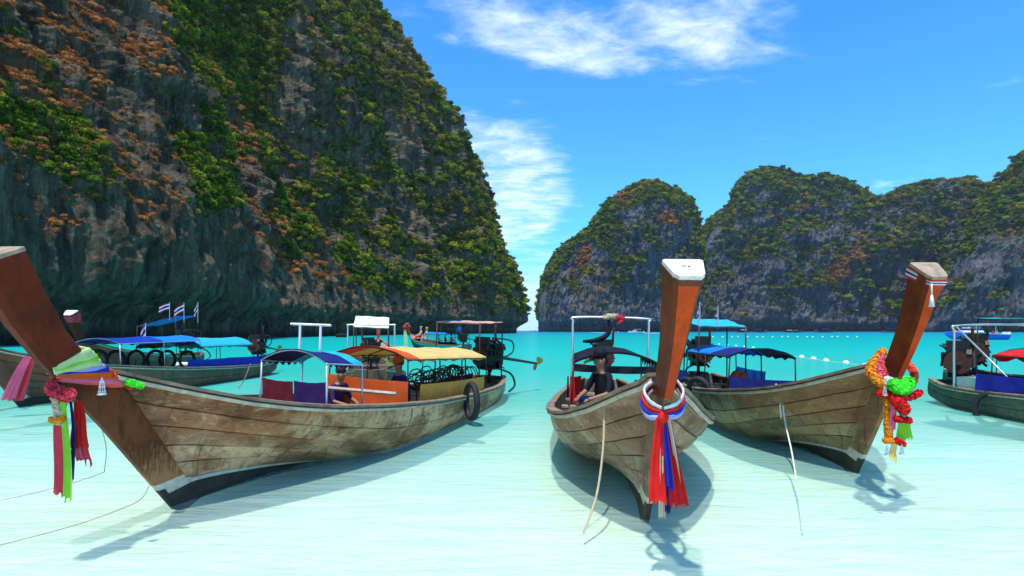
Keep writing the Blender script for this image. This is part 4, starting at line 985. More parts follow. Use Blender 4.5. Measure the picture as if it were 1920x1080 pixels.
prow(BE, (1, 1), M['hull_e'], M['prow_a'], M['prow_a'], M['endgrain'], wmul=1.3)
canopy(BE, 3.8, 8.2, .85, 1.7, 1.62, .14, [M['azure'], M['deepblue']], post_n=3, rail_z=.6)
shade(BE, 7.4, 10.2, .8, 3.0, 0, M['azure'])
engine(BE, HE, yaw=R(0), tail=2.0, drop=-.1, up=.1, scale=1.1, st=10.4)

# ------------------------------------------------------------------ people
def person(loc, rz, label, shirt, trousers, skin=None, hair=None, cap=None, pose='sit', s=1.0, lean=0.0, hands=True, bare=False):
    """one skinned figure; skeleton in metres, facing +x"""
    skin = skin or M['skin']; J = {}
    if pose == 'sit':
        J['pel'] = (0, 0, .12); hip = .1; kn = (.42, .42); ft = (.47, -.02)
    else: J['pel'] = (0, 0, .92); hip = .1; kn = (.04, .5); ft = (0, .07)
    V = [Vector(J['pel'])]; Rr = [.135]; E = []; T_ = ['leg']
    def add(p, r, par, tp): V.append(Vector(p)); Rr.append(r); T_.append(tp); E.append((par, len(V) - 1)); return len(V) - 1
    pz = J['pel'][2]; lx = lean
    sp1 = add((lx * .35, 0, pz + .2), .13, 0, 'torso'); sp2 = add((lx * .8, 0, pz + .40), .15, sp1, 'torso'); nk = add((lx * 1.05, 0, pz + .53), .065, sp2, 'torso'); nk2 = add((lx * 1.12 + .01, 0, pz + .60), .055, nk, 'skin')
    hd = add((lx * 1.2 + .02, 0, pz + .68), .092, nk2, 'skin'); hd2 = add((lx * 1.2 + .015, 0, pz + .77), .088, hd, 'skin')
    hnds = []
    for sd_ in (-1, 1):
        sh = add((lx * .9, sd_ * .17, pz + .47), .062, sp2, 'torso')
        if pose == 'sit': el = add((lx * .9 + .12, sd_ * .25, pz + .22), .042, sh, 'arm'); wr = add((lx * .9 + .34, sd_ * .15, pz + .16), .03, el, 'skin')
        else: el = add((.03, sd_ * .24, pz + .2), .042, sh, 'arm'); wr = add((.12, sd_ * .24, pz - .02), .03, el, 'skin')
        d = (V[wr] - V[el]).normalized(); pm = add(V[wr] + d * .07, .034, wr, 'skin'); hnds.append((V[pm].copy(), d, sd_))
        hp_ = add((.0 + (.05 if pose == 'sit' else 0), sd_ * hip, pz - .03), .095, 0, 'leg'); k_ = add((kn[0], sd_ * .13, kn[1] if pose != 'sit' else pz + .03), .062, hp_, 'leg')
        a_ = add((ft[0], sd_ * .13, ft[1] if pose != 'sit' else pz - .38), .04, k_, 'leg'); add((ft[0] + .15, sd_ * .15, (ft[1] if pose != 'sit' else pz - .38) - .03), .035, a_, 'skin')
    me = bpy.data.meshes.new('person'); me.from_pydata([tuple(v) for v in V], E, [])
    o = bpy.data.objects.new('person', me); C.objects.link(o)
    o.modifiers.new('skin', 'SKIN'); ss = o.modifiers.new('sub', 'SUBSURF'); ss.levels = 2; ss.render_levels = 2
    for i, d in enumerate(me.skin_vertices[0].data): d.radius = (Rr[i], Rr[i] * (1.0 if T_[i] != 'torso' else 1.15)); d.use_root = (i == 0)
    dg = bpy.context.evaluated_depsgraph_get(); ev = bpy.data.meshes.new_from_object(o.evaluated_get(dg))
    o.modifiers.clear(); o.data = ev; ev.materials.clear()
    for m_ in (shirt if not bare else skin, trousers, skin): ev.materials.append(m_)
    seg_ = [(V[a], V[b], T_[b]) for a, b in E]
    mi = []
    for p in ev.polygons:
        best = 9; tp = 'torso'
        for a, b, t in seg_:
            ab = b - a; f = max(0, min(1, (p.center - a).dot(ab) / max(ab.length_squared, 1e-9))); dd = (a + ab * f - p.center).length
            if dd < best: best = dd; tp = t
        mi.append({'torso': 0, 'arm': 0, 'leg': 1, 'skin': 2}[tp])
    ev.polygons.foreach_set('material_index', mi); ev.polygons.foreach_set('use_smooth', [True] * len(mi)); ev.update()
    o.location = loc; o.rotation_euler = (0, 0, rz); o.scale = (s, s, s); tag(o, label, 'person')
    hc = V[hd2]
    m = MB(); m.sph(hc + Vector((-.018, 0, .025)), (.108, .098, .105), 12, 8); m.build('hair', hair or M['hair'], o, smooth=True)
    m = MB(); m.sph(hc + Vector((.1, 0, -.05)), (.02, .014, .022), 6, 4)
    for sd_ in (-1, 1): m.sph(hc + Vector((-.0, sd_ * .092, -.05)), (.018, .012, .028), 6, 4)
    m.build('nose_and_ears', skin, o, smooth=True)
    m = MB()
    for sd_ in (-1, 1): m.sph(hc + Vector((.082, sd_ * .035, -.02)), (.012, .014, .009), 6, 4)
    m.build('eyes', M['hair'], o, smooth=True)
    if cap:
        m = MB(); m.sph(hc + Vector((-.005, 0, .05)), (.118, .108, .10), 12, 8); m.box(hc + Vector((.13, 0, .03)), (.12, .15, .014)); m.build('cap', cap, o, smooth=True)
    if hands:
        m = MB()
        for c, d, sd_ in hnds:
            a = Vector((0, 1, 0)); a = (a - d * a.dot(d)).normalized(); dn = Vector((0, 0, -1)); dn = (dn - d * dn.dot(d)).normalized()
            for k in range(4):
                b0 = c + a * (k - 1.5) * .017; ln = (.06, .072, .068, .052)[k]; m.tube([b0, b0 + d * ln * .55, b0 + d * ln * .95 + dn * .018, b0 + d * ln + dn * .034], [.009, .0085, .008, .006], 5)
            m.tube([c - d * .03, c - a * sd_ * .03, c - a * sd_ * .035 + d * .04], [.012, .01, .007], 5)
        m.build('fingers', skin, o, smooth=True)
    return o
def in_boat(b, s_, lat, z): return bpt(b, -s_, lat, z)
ang = lambda v: math.atan2(v[1], v[0])
person(in_boat(B1, 5.3, .30, .48), R(225), 'person in navy shirt and orange cap seated under the orange canopy', M['navy'], M['navy'], cap=M['orange'], s=1.0, lean=.12)
person(in_boat(B1, 4.15, -.62, .38), R(330), 'person with dark hair bent forward beside the purple cloth', M['purple'], M['black'], s=.95, lean=.2)
person(in_boat(B2, 4.3, -.2, .50), R(215), 'person in black crouched in the bow of the middle boat', M['black'], M['black'], pose='sit', s=1.15, lean=.1, cap=M['black'])
person(in_boat(B5, 6.6, -.55, .95), R(150), 'person in red shirt seen from behind under the green canopy at right', M['red'], M['black'], s=1.15)
person(in_boat(BE, 1.8, .1, 1.15), R(200), 'bare backed person sitting on the bow of the small green boat', M['skin_l'], M['red'], skin=M['skin_l'], hair=M['blond'], bare=True, hands=False, s=1.3)
person(in_boat(BE, 2.4, -.3, 1.05), R(160), 'blond person beside the bare backed one on the green bow', M['skin_l'], M['whitec'], skin=M['skin_l'], hair=M['blond'], bare=True, hands=False, s=1.3)
person(in_boat(BE, 4.6, -.5, .55), R(20), 'person in white shirt seated under the blue canopy of the green boat', M['whitec'], M['black'], hands=False, s=1.2)
person(in_boat(BE, 6.0, -.5, .55), R(0), 'blond person in pale orange seated at the middle of the green boat', M['coral'], M['black'], skin=M['skin_l'], hair=M['blond'], hands=False, s=1.2)
person(in_boat(BE, 7.4, -.4, .55), R(-20), 'tanned person in dark shorts seated near the stern of the green boat', M['black'], M['black'], hands=False, s=1.2, bare=True)
person(in_boat(BE, 9.6, .0, .9), R(120), 'boatman in blue shirt standing by the engine of the green boat', M['azure'], M['navy'], pose='stand', hands=False, s=1.0)

# ------------------------------------------------------------------ ribbons, garlands, flags, fenders, ropes
def strip(m, top, bot, wt, wb, wd, pleats=3, amp=.018, mi=0, sway=0, n=14, ragged=.03, seed=0):
    """hanging pleated cloth strip with two faces"""
    r = random.Random(seed); top, bot, wd = Vector(top), Vector(bot), Vector(wd).normalized(); nn = (bot - top).cross(wd).normalized(); K = pleats * 4 + 1
    P = []
    for i in range(n + 1):
        f = i / n; c = top.lerp(bot, f) + wd * sway * math.sin(f * 3.1) + nn * .02 * math.sin(f * 4 + seed); wdt = wt + (wb - wt) * f ** .7
        for k in range(K):
            g = k / (K - 1) - .5; e = r.uniform(-ragged, ragged) if i == n else 0
            P.append(c + wd * g * wdt + nn * amp * (.5 + f * .6) * math.sin(g * 2 * math.pi * pleats + f * .8 + seed) + Vector((0, 0, e)))
    q = [(i * K + k, i * K + k + 1, (i + 1) * K + k + 1, (i + 1) * K + k) for i in range(n) for k in range(K - 1)]
    m.add(P, q, mi)
def wrap(boat, hk, f_out, f_in, grow, r, flat=.5, k=5, seed=0):
    """closed cloth roll round the prow; lower at the front edge, higher at the back"""
    A_ = prow_ring(hk, f_out, grow=grow); B_ = prow_ring(hk, f_in, grow=grow)
    c = [A_[0], A_[1], B_[2], B_[3]]; pts = []
    for i in range(4):
        for j in range(k): pts.append(c[i].lerp(c[(i + 1) % 4], j / k))
    rr_ = random.Random(seed); return [bpt(boat, *p) + Vector((0, 0, .006 * rr_.uniform(-1, 1))) for p in pts]
def wraps(boat, hk, specs, parent_loc, root, name='wrap'):
    for i, (fo_, fi_, g_, r_, mt_) in enumerate(specs):
        m = MB(); pts = [p - parent_loc for p in wrap(boat, hk, fo_, fi_, g_, r_, seed=i)]
        m.loop(pts, [r_ * (1 + .15 * math.sin(q * 1.7 + i)) * (.75 + .75 * max(0, 1 - abs(q - 12.5) / 8)) for q in range(len(pts))], 8, flat=.42); m.build(name, M[mt_], root, smooth=True)
def frill(m, pts, r, n_, mi=0, seed=0, leaf=.022):
    """fluffy garland: many little petals round a path"""
    rr_ = random.Random(seed); p = smooth_path(pts, 6)
    for i in range(n_):
        c = p[rr_.randrange(len(p))]; d = Vector((rr_.gauss(0, 1), rr_.gauss(0, 1), rr_.gauss(0, 1))).normalized(); c = c + d * r * rr_.uniform(.6, 1)
        a = d.orthogonal().normalized(); a.rotate(Matrix.Rotation(rr_.uniform(0, 6.28), 3, d)); b = d.cross(a); s = leaf * rr_.uniform(.6, 1.3)
        m.add([c - a * s, c - b * s + d * s * .4, c + a * s, c + b * s + d * s * .4], [(0, 1, 2, 3)], mi)
    m.tube(p, r * .7, 7, mi)
def streamer(root, top, bot, wt, wb, wd, mat, **k):
    m = MB(); strip(m, top, bot, wt, wb, wd, **k); return m.build('streamer', M[mat], root, smooth=True)
def tassel(root, c, s=1.0):
    m = MB(); c = Vector(c)
    for k in range(9):
        q = k / 9 * 6.283; x_, y_ = .022 * s * math.cos(q), .022 * s * math.sin(q)
        m.tube([c, c + Vector((x_ * .7, y_ * .7, -.05 * s)), c + Vector((x_, y_, -.12 * s))], .0022, 4)
        for j in range(3): m.sph(c + Vector((x_ * (.6 + .2 * j), y_ * (.6 + .2 * j), -(.04 + .035 * j) * s)), .006 * s, 5, 4)
    m.tube([c - Vector((0, 0, .12 * s)), c - Vector((0, 0, .135 * s))], [.028 * s, .034 * s], 8); m.build('tassel', M['metal'], root)

# sash of boat one
hk1 = (1.0, 1.0)
c1 = bpt(B1, 1.35, 0, 1.6)
S1 = empty('ribbon_sash', c1, 0, 'bundle of pink, lime, navy and red ribbons tied round the left foreground prow', 'ribbons', 'sashes and garlands on the prows')
specs = []
cols = ['palelime', 'palelime', 'lime', 'palelime', 'lilac', 'lilac', 'royal', 'orange', 'red', 'orange', 'coral', 'pink', 'coral']
for i, cn in enumerate(cols): g_ = (len(cols) - 1 - i) / (len(cols) - 1); specs.append((4.36 + .30 * g_, 4.20 + 1.15 * g_, .010 + .003 * (i % 4), .030, cn))
wraps(B1, hk1, specs, c1, S1)
mw = MB(); pp = [p - c1 for p in wrap(B1, hk1, 4.28, 4.12, .03, .03)]; frill(mw, pp[5:16], .028, 500, 0, 3, .016); mw.build('frill', M['coral'], S1)
mw = MB(); frill(mw, [pp[9], pp[11], pp[13]], .036, 260, 0, 4, .016); mw.build('frill', M['jade'], S1)
mw = MB(); frill(mw, [pp[13] + Vector((.02, -.03, .05)), pp[15] + Vector((.05, -.05, .04)), pp[15] + Vector((.14, -.02, .01))], .035, 260, 0, 5, .018); mw.build('frill', M['neon'], S1)
rt = Vector((1, -.25, 0))
k0 = at(117, 752, 5.42) - c1
streamer(S1, at(112, 748, 5.42) - c1, at(107, 928, 5.42) - c1, .07, .14, rt, 'pinkred', pleats=3, seed=1)
streamer(S1, at(122, 742, 5.36) - c1, at(126, 938, 5.36) - c1, .05, .11, rt, 'lime', pleats=2, seed=2)
streamer(S1, at(121, 750, 5.38) - c1, at(119, 800, 5.38) - c1, .05, .09, rt, 'palelime', pleats=2, seed=12)
streamer(S1, at(133, 752, 5.44) - c1, at(135, 897, 5.44) - c1, .03, .05, rt, 'navy', pleats=2, seed=3)
streamer(S1, at(143, 752, 5.50) - c1, at(156, 836, 5.5) - c1, .08, .21, rt, 'red', pleats=3, seed=4)
streamer(S1, at(147, 756, 5.54) - c1, at(162, 868, 5.54) - c1, .08, .19, rt, 'pinkred', pleats=3, seed=5, ragged=.05)
streamer(S1, at(146, 790, 5.52) - c1, at(150, 860, 5.52) - c1, .05, .09, rt, 'pink', pleats=2, seed=6)
streamer(S1, at(110, 745, 5.46) - c1, at(101, 858, 5.46) - c1, .03, .04, rt, 'marigold', pleats=1, seed=7)
mw = MB(); frill(mw, [at(96, 725, 5.4) - c1, at(112, 738, 5.36) - c1, at(130, 740, 5.33) - c1], .06, 420, 0, 8, .024); mw.build('bow_knot', M['pinkred'], S1)
mw = MB(); frill(mw, [at(104, 748, 5.36) - c1, at(110, 775, 5.36) - c1, at(108, 790, 5.36) - c1], .035, 300, 0, 9, .02); mw.build('flower', M['cream'], S1)
mw = MB(); frill(mw, [at(98, 788, 5.36) - c1, at(116, 786, 5.34) - c1], .03, 220, 0, 10, .02); mw.build('flower', M['marigold'], S1)
tassel(S1, at(191, 707, 5.55) - c1, 1.25)
# sash of boat two
hk2 = (1.0, .80); c2 = bpt(B2, 1.15, 0, 1.35)
S2 = empty('ribbon_sash', c2, 0, 'white, blue and red sash knotted on the middle bow with long red streamers', 'ribbons', 'sashes and garlands on the prows')
def drape(root, pts, r, mat, c, flat=.45):
    m = MB(); p = smooth_path([q - c for q in pts], 6); m.tube(p, [r * .5 * (.7 + .45 * math.sin(math.pi * i / (len(p) - 1)) + .12 * math.sin(i * 1.9 + r * 99)) for i in range(len(p))], 8, flat=2.4); m.build('wrap', M[mat], root, smooth=True)
kn2 = at(1243, 782, 5.04)
for j, (dx, dy, mt_) in enumerate(((0, -9, 'whitec'), (-6, 3, 'red'), (-11, 12, 'royal'), (-3, 17, 'whitec'), (-8, 20, 'lilac'))):
    drape(S2, [at(1250, 712 + dy * .5, 5.75), at(1221 + dx * .2, 724 + dy * .6, 5.45), at(1208 + dx * .5, 742 + dy, 5.25), at(1219 + dx * .4, 762 + dy, 5.10), kn2 + Vector((-.01, 0, .05 - .003 * dy))], .021, mt_, c2)
    drape(S2, [at(1262, 712 + dy * .5, 5.75), at(1276 - dx * .1, 728 + dy * .6, 5.45), at(1281 - dx * .2, 746 + dy * .8, 5.25), at(1269 - dx * .3, 764 + dy * .8, 5.10), kn2 + Vector((.01, 0, .05 - .003 * dy))], .019, mt_, c2)
xr = Vector((1, 0, 0))
streamer(S2, kn2 + Vector((-.02, .02, 0)) - c2, at(1237, 942, 5.06) - c2, .07, .19, xr, 'red', pleats=3, seed=21)
streamer(S2, kn2 + Vector((.04, .04, 0)) - c2, at(1272, 948, 5.08) - c2, .06, .17, xr, 'red', pleats=3, seed=22)
streamer(S2, kn2 + Vector((.02, -.015, -.06)) - c2, at(1257, 917, 5.0) - c2, .03, .065, xr, 'royal', pleats=2, seed=23)
streamer(S2, kn2 + Vector((.02, .03, -.06)) - c2, at(1252, 962, 5.09) - c2, .03, .05, xr, 'navy', pleats=2, seed=24)
streamer(S2, kn2 + Vector((.0, .05, 0)) - c2, at(1241, 972, 5.12) - c2, .04, .06, xr, 'cream', pleats=2, seed=25)
streamer(S2, kn2 + Vector((.05, .05, .02)) - c2, at(1282, 934, 5.09) - c2, .03, .035, xr, 'cream', pleats=1, seed=26)
streamer(S2, kn2 + Vector((.05, .06, .0)) - c2, at(1284, 945, 5.11) - c2, .03, .05, xr, 'navy', pleats=1, seed=27)
mw = MB(); mw.sph(kn2 + Vector((0, -.01, 0)) - c2, (.05, .045, .05), 10, 8); mw.build('knot', M['red'], S2, smooth=True)
# garlands of boat three
c3 = bpt(B3, .95, 0, 1.45)
S3 = empty('flower_garland', c3, 0, 'marigold, pink and red flower garlands with a green tuft on the right prow', 'garland', 'sashes and garlands on the prows')
def fr(pts, r, n_, mat, seed, leaf=.024, nm='flower_string'):
    m = MB(); frill(m, [at(*p) - c3 for p in pts], r, n_, 0, seed, leaf); return m.build(nm, M[mat], S3)
fr([(1655, 660, 7.7), (1632, 690, 7.3), (1645, 712, 7.05), (1668, 728, 6.95)], .055, 900, 'marigold', 31)
fr([(1650, 668, 7.6), (1652, 700, 7.2), (1672, 722, 6.95)], .05, 700, 'pink', 32)
fr([(1650, 682, 7.4), (1660, 705, 7.1), (1672, 722, 6.9)], .035, 500, 'coral', 42)
fr([(1700, 680, 7.6), (1714, 700, 7.3), (1708, 722, 7.0), (1697, 735, 6.92)], .045, 700, 'coral', 33)
fr([(1664, 713, 6.98), (1673, 722, 6.88)], .05, 350, 'whitec', 34); fr([(1700, 712, 6.95), (1705, 722, 6.9)], .035, 250, 'whitec', 35)
fr([(1677, 722, 6.82), (1692, 730, 6.8), (1702, 718, 6.82)], .075, 1100, 'neon', 36, .028, 'green_tuft')
fr([(1650, 737, 6.95), (1672, 742, 6.85), (1700, 745, 6.8), (1724, 737, 6.95)], .04, 900, 'red', 37)
fr([(1680, 750, 6.8), (1692, 762, 6.8), (1694, 768, 6.8)], .07, 700, 'red', 38)
fr([(1665, 748, 6.9), (1665, 785, 6.9), (1666, 825, 6.9)], .04, 900, 'marigold', 39)
fr([(1682, 786, 6.8), (1704, 788, 6.8)], .032, 300, 'red', 40); fr([(1660, 826, 6.85), (1690, 828, 6.85)], .025, 240, 'marigold', 41); fr([(1682, 826, 6.83), (1693, 832, 6.83)], .028, 200, 'red', 43)
streamer(S3, at(1673, 748, 6.84) - c3, at(1673, 802, 6.84) - c3, .06, .08, xr, 'pink', pleats=2, seed=44)
streamer(S3, at(1690, 770, 6.86) - c3, at(1697, 823, 6.86) - c3, .05, .20, xr, 'lime', pleats=4, seed=45)
streamer(S3, at(1676, 832, 6.85) - c3, at(1677, 862, 6.85) - c3, .07, .09, xr, 'yellow', pleats=3, seed=46)
for px_, py_ in ((1663, 834), (1691, 832), (1694, 770), (1659, 722)): tassel(S3, at(px_, py_, 6.8) - c3, .9)
# pale tassel cord on the head of the right prow
ct = at(1747, 532, 6.35); m = MB(); m.tube([(0, 0, 0), (0, 0, -.12)], .008, 6); m.tube([(0, 0, -.12), (0, 0, -.25)], [.01, .03], 8)
o = m.build('hanging_tassel', M['whitec'], None, smooth=True); o.location = ct; tag(o, 'white cord tassel hanging from the head of the right prow', 'tassel')
# pink cloths on the two left background prows
pr = prow_ring((1, 1), 6.7, 1.5, .02); pr2 = prow_ring((1, 1), 7.8, 1.5, .03)
m = MB(); cc = bpt(BC, 1.8, 0, 2.3); m.rings([[bpt(BC, *p) - cc for p in pr], [bpt(BC, *p) - cc for p in [a.lerp(b, .5) * 1 for a, b in zip(pr, pr2)]], [bpt(BC, *p) - cc for p in pr2]], cap=False)
o = m.build('prow_cloth', M['pinkred'], None); o.location = cc; tag(o, 'pinkish red cloth wound round the far left prow', 'cloth', 'sashes and garlands on the prows')
Sx = empty('ribbon_sash', at(30, 690, 13.6), 0, 'pink streamer hanging at the far left behind the large prow', 'ribbons', 'sashes and garlands on the prows')
for i, (a, b, mt_) in enumerate((((52, 668), (12, 750), 'pink'), ((60, 672), (26, 752), 'pinkred'))): streamer(Sx, at(*a, 13.5 + i * .1) - Sx.location, at(*b, 13.5 + i * .1) - Sx.location, .16, .34, xr, mt_, pleats=3, seed=50 + i, amp=.04)
ce = bpt(BE, 1.9, 0, 2.3); m = MB(); m.sph((0, 0, 0), (.42, .3, .36), 10, 8); Se = empty('ribbon_sash', ce, 0, 'red bow with lime streamer on the prow of the small green boat', 'ribbons', 'sashes and garlands on the prows')
m = MB(); frill(m, [(-.15, 0, .1), (.2, 0, .12)], .26, 300, 0, 61, .12); m.build('bow_knot', M['coral'], Se)
streamer(Se, (-.12, -.1, -.2), (-.02, -.1, -2.2), .25, .45, xr, 'palelime', pleats=2, seed=62, amp=.05); streamer(Se, (-.2, -.05, -.2), (-.25, -.05, -1.3), .15, .2, xr, 'cream', pleats=2, seed=63, amp=.05)

# flags
def flag(p, w_, h, rot, droop, label, pole=.5, group='small striped flags on the boats'):
    root = empty('flag', p, rot, label, 'flag', group); m = MB(); m.tube([(0, 0, -pole), (0, 0, h + .03)], .012, 5); m.build('pole', M['metal'], root)
    n = 10; k = 6; me = bpy.data.meshes.new('flag_cloth'); V = []; UV = []
    for i in range(n + 1):
        for j in range(k + 1):
            f = i / n; g = j / k; V.append((-w_ * f * math.cos(droop), .05 * math.sin(f * 6 + g) * w_ * 1.5, h * g - w_ * f * math.sin(droop) + .02 * math.sin(f * 5))); UV.append((f, g))
    fs = [(i * (k + 1) + j, (i + 1) * (k + 1) + j, (i + 1) * (k + 1) + j + 1, i * (k + 1) + j + 1) for i in range(n) for j in range(k)]
    me.from_pydata(V, [], fs); uv = me.uv_layers.new(); 
    for l in me.loops: uv.data[l.index].uv = UV[l.vertex_index]
    me.materials.append(M['flag']); me.polygons.foreach_set('use_smooth', [True] * len(fs)); link('flag_cloth', me, root); return root
flag(at(318, 580, 27), .52, .30, 0, R(18), 'striped flag fluttering leftmost above the azure shade')
flag(at(345, 583, 27), .52, .34, 0, R(30), 'striped flag with folded end, middle of three above the azure shade')
flag(at(371, 585, 27), .30, .42, R(30), R(60), 'drooping striped flag, rightmost above the azure shade')
flag(at(273, 632, 22), .30, .50, R(20), R(58), 'striped flag hanging at the left corner of the azure shade')
flag(at(1312, 592, 15.5), .20, .34, R(20), R(68), 'drooping striped flag above the turquoise shade, nearer the orange prow', .3)
flag(at(1346, 596, 15.8), .18, .30, R(20), R(70), 'narrow striped flag above the turquoise shade, right of the other', .3)

# fenders
tyre(at(884, 752, 12.35) + Vector((.0, 0, 0)), .36, R(-62), 'black tyre hanging on the near side below the yellow cloth')
tyre(at(1858, 767, 13.6), .37, R(-40), 'black tyre hanging on the dark green hull at the right edge')
tyre(at(1312, 738, 12.5), .33, R(-50), 'black tyre hooked over the rail of the right boat, the nearer one', tilt=R(12)); tyre(at(1290, 736, 13.6), .33, R(-50), 'black tyre hooked over the rail of the right boat, next to the orange prow', tilt=R(12))
for i, (px_, py_, Y_) in enumerate(((192, 676, 18.6), (225, 676, 19.3), (262, 675, 20.2), (298, 674, 20.8), (320, 674, 21.6), (356, 674, 22.8))):
    tyre(at(px_, py_, Y_) - Vector((.0, .2, 0)), .32, R(15), f'black tyre standing in the red brown boat, {["first", "second", "third", "fourth", "fifth", "last"][i]} from the left prow')
m = MB(); m.tube([(-.35, 0, 0), (-.3, 0, 0), (.3, 0, 0), (.38, 0, 0)], [.04, .11, .11, .04], 10); o = m.build('float_fender', M['white'], None, smooth=True); o.location = at(341, 684, 23.2); tag(o, 'long white float lying along the rail of the red brown boat', 'float')
# loose gear in the boats
def life_vest(p, rz, mat, label, tilt=.5):
    m = MB()
    for s_ in (-1, 1): m.rings([[Vector((s_ * .10 + dx * .085 * k, dy * .045 * k, z_)) for dx, dy in ((-1, -1), (1, -1), (1, 1), (-1, 1))] for z_, k in ((0, .7), (.05, 1), (.4, 1), (.48, .55))])
    m.tube([(-.17, -.06, .14), (.17, -.06, .14)], .016, 5); m.tube([(-.17, -.06, .30), (.17, -.06, .30)], .016, 5)
    o = m.build('life_vest', mat, None, smooth=True); o.location = p; o.rotation_euler = (tilt, .25, rz); tag(o, label, 'life vest', 'life vests left in the boats'); return o
life_vest(in_boat(B3, 5.6, -.2, .62), R(20), M['orange'], 'orange life vest in the right boat, just left of the mast'); life_vest(in_boat(B3, 5.3, .25, .60), R(80), M['coral'], 'coral red life vest slumped in the right boat beside the orange one', 1.1)
life_vest(in_boat(B2, 5.2, .5, .62), R(-30), M['red'], 'red life vest on the right side inside the middle boat'); life_vest(in_boat(B1, 3.7, .2, .42), R(60), M['marigold'], 'orange yellow life vest behind the pale cross pole of the left boat', .9)
def crate(b, s_, l_, z_, d, mat, label, cat='cooler box'):
    m = MB(); m.box((0, 0, d[2] * .42), (d[0], d[1], d[2] * .84), taper=1.05); m.box((0, 0, d[2] * .92), (d[0] * 1.08, d[1] * 1.08, d[2] * .14)); m.tube([(-d[0] * .3, d[1] * .56, d[2] * .6), (d[0] * .3, d[1] * .56, d[2] * .6)], .012, 5)
    o = m.build('cooler_box', mat, None); o.location = in_boat(b, s_, l_, z_); o.rotation_euler = (0, 0, b.rotation_euler.z + .1); tag(o, label, cat, 'boxes standing in the boats')
crate(B2, 6.3, -.45, .2, (.55, .36, .36), M['azure'], 'blue cooler box behind the black clad person in the middle boat'); crate(B3, 6.2, .4, .2, (.6, .4, .44), M['whitec'], 'white cooler box near the mast in the right boat')
crate(B1, 9.4, -.3, .2, (.6, .4, .5), M['deepblue'], 'blue box under the pale pink stern shade of the left boat')
m = MB()
for k in range(7): m.loop([Vector(((.17 + .012 * math.sin(k * 2)) * math.cos(q), (.15 + .012 * math.cos(k * 3)) * math.sin(q), .016 * k)) for q in [6.283 * j / 16 for j in range(16)]], .011, 5)
o = m.build('rope_coil', M['rope'], None, smooth=True); o.location = in_boat(B2, 2.6, .35, .83); tag(o, 'coil of tan rope on the fore thwart of the middle boat', 'rope')
# ropes
rope('mooring_rope', [at(1158, 752, 7.2), at(1140, 757, 6.55), at(1134, 775, 6.4), at(1130, 850, 6.25), at(1118, 930, 6.1), at(1094, 1000, 5.9)], .013, M['rope'], 'thick tan rope hanging over the middle bow into the water')
rope('mooring_rope', [at(1470, 722, 9.7), at(1466, 735, 9.4), at(1472, 790, 9.2), at(1485, 850, 8.7), at(1497, 930, 7.4), at(1505, 1000, 6.2)], .012, M['rope_w'], 'white rope tied at the rail of the right boat running down into the water')
kn = MB(); kn.sph((0, 0, 0), (.04, .04, .05), 8, 6); kn.tube([(0, 0, 0), (-.06, 0, .07), (-.1, 0, .09)], .014); kn.tube([(0, 0, 0), (.05, 0, .08)], .014); kn.tube([(0, 0, -.02), (-.03, 0, -.25), (-.01, 0, -.45)], .012)
o = kn.build('rope_knot', M['rope_w'], None); o.location = at(1466, 731, 9.35); tag(o, 'white rope knot on the rail of the right boat', 'knot')
rope('mooring_rope', [at(190, 800, 6.0), at(199, 840, 6.0), at(196, 878, 6.05), at(188, 888, 6.1), at(120, 910, 6.4), at(40, 930, 6.3), at(-60, 950, 6.2)], .0035, M['rope_d'], 'thin cord hanging under the left prow and trailing left over the water')
rope('mooring_rope', [at(282, 905, 6.6), at(265, 935, 6.3), at(225, 955, 6.1), at(140, 985, 5.7), at(-30, 1030, 5.1)], .0035, M['rope_d'], 'thin cord from the left keel foot sinking into the shallows')
mw = MB(); hp_ = bpt(B2, -7.0, 0, 2.3); frill(mw, [(-.12, 0, 0), (.0, 0, .02), (.16, 0, 0)], .06, 160, 0, 71, .035); o = mw.build('flower_tuft', M['cream'], None); o.location = hp_; tag(o, 'pale and pink flower tuft tied on the tube frame of the middle boat', 'flowers')
mw = MB(); frill(mw, [(0, 0, 0), (.12, 0, -.02), (.05, 0, -.12)], .05, 120, 0, 72, .035); o = mw.build('flower_tuft', M['pinkred'], None); o.location = hp_ + Vector((.14, -.05, 0)); tag(o, 'small red flower tuft beside the pale one on the tube frame', 'flowers')
rope('mooring_rope', [at(447, 728, 9.6), at(458, 712, 9.6), at(470, 682, 9.6)], .008, M['rope_d'], 'short stay line beside the dark blue canopy')

# ------------------------------------------------------------------ buoys, distant boats
def buoy(px_, py_, r, lab='small white float in the far straight row below the cliffs'):
    Y_ = CAMZ * F / (py_ - HY); m = MB(); m.sph((0, 0, .0), (r * 1.3, r, r), 10, 8); o = m.build('buoy', M['white'], None, smooth=True)
    o.location = ((px_ - HX) / F * Y_, Y_, r * .3); tag(o, lab, 'buoy', 'white floats of the swimming line'); return o
pts = []
for px_, py_ in ((1503, 671), (1525, 674), (1549, 678), (1586, 682), (1622, 688), (1590, 682)): pts.append((px_, py_))
for (px_, py_), wd_ in zip(pts[:5], ('leftmost', 'second from the left', 'middle', 'second from the right', 'rightmost')): buoy(px_, py_, .16, 'larger white float on the near line by the right prow, ' + wd_)
for i in range(20): buoy(1308 + i * 15.6 + 3 * math.sin(i * 2.1), 632.0 + .3 * math.sin(i), .22)
for i in range(8): buoy(1300 + i * 16, 641 + i * 1.6, .12, 'white float in the slanting row seen beside the turquoise shade')
lp = [(px_, py_) for px_, py_ in ((1480, 668), (1503, 671), (1525, 674), (1549, 678), (1586, 682), (1622, 688), (1660, 693))]
rope('float_line', [Vector(((a - HX) / F * CAMZ * F / (b - HY), CAMZ * F / (b - HY), .02)) for a, b in lp], .02, M['rope_w'], 'thin line joining the white floats by the right prow')

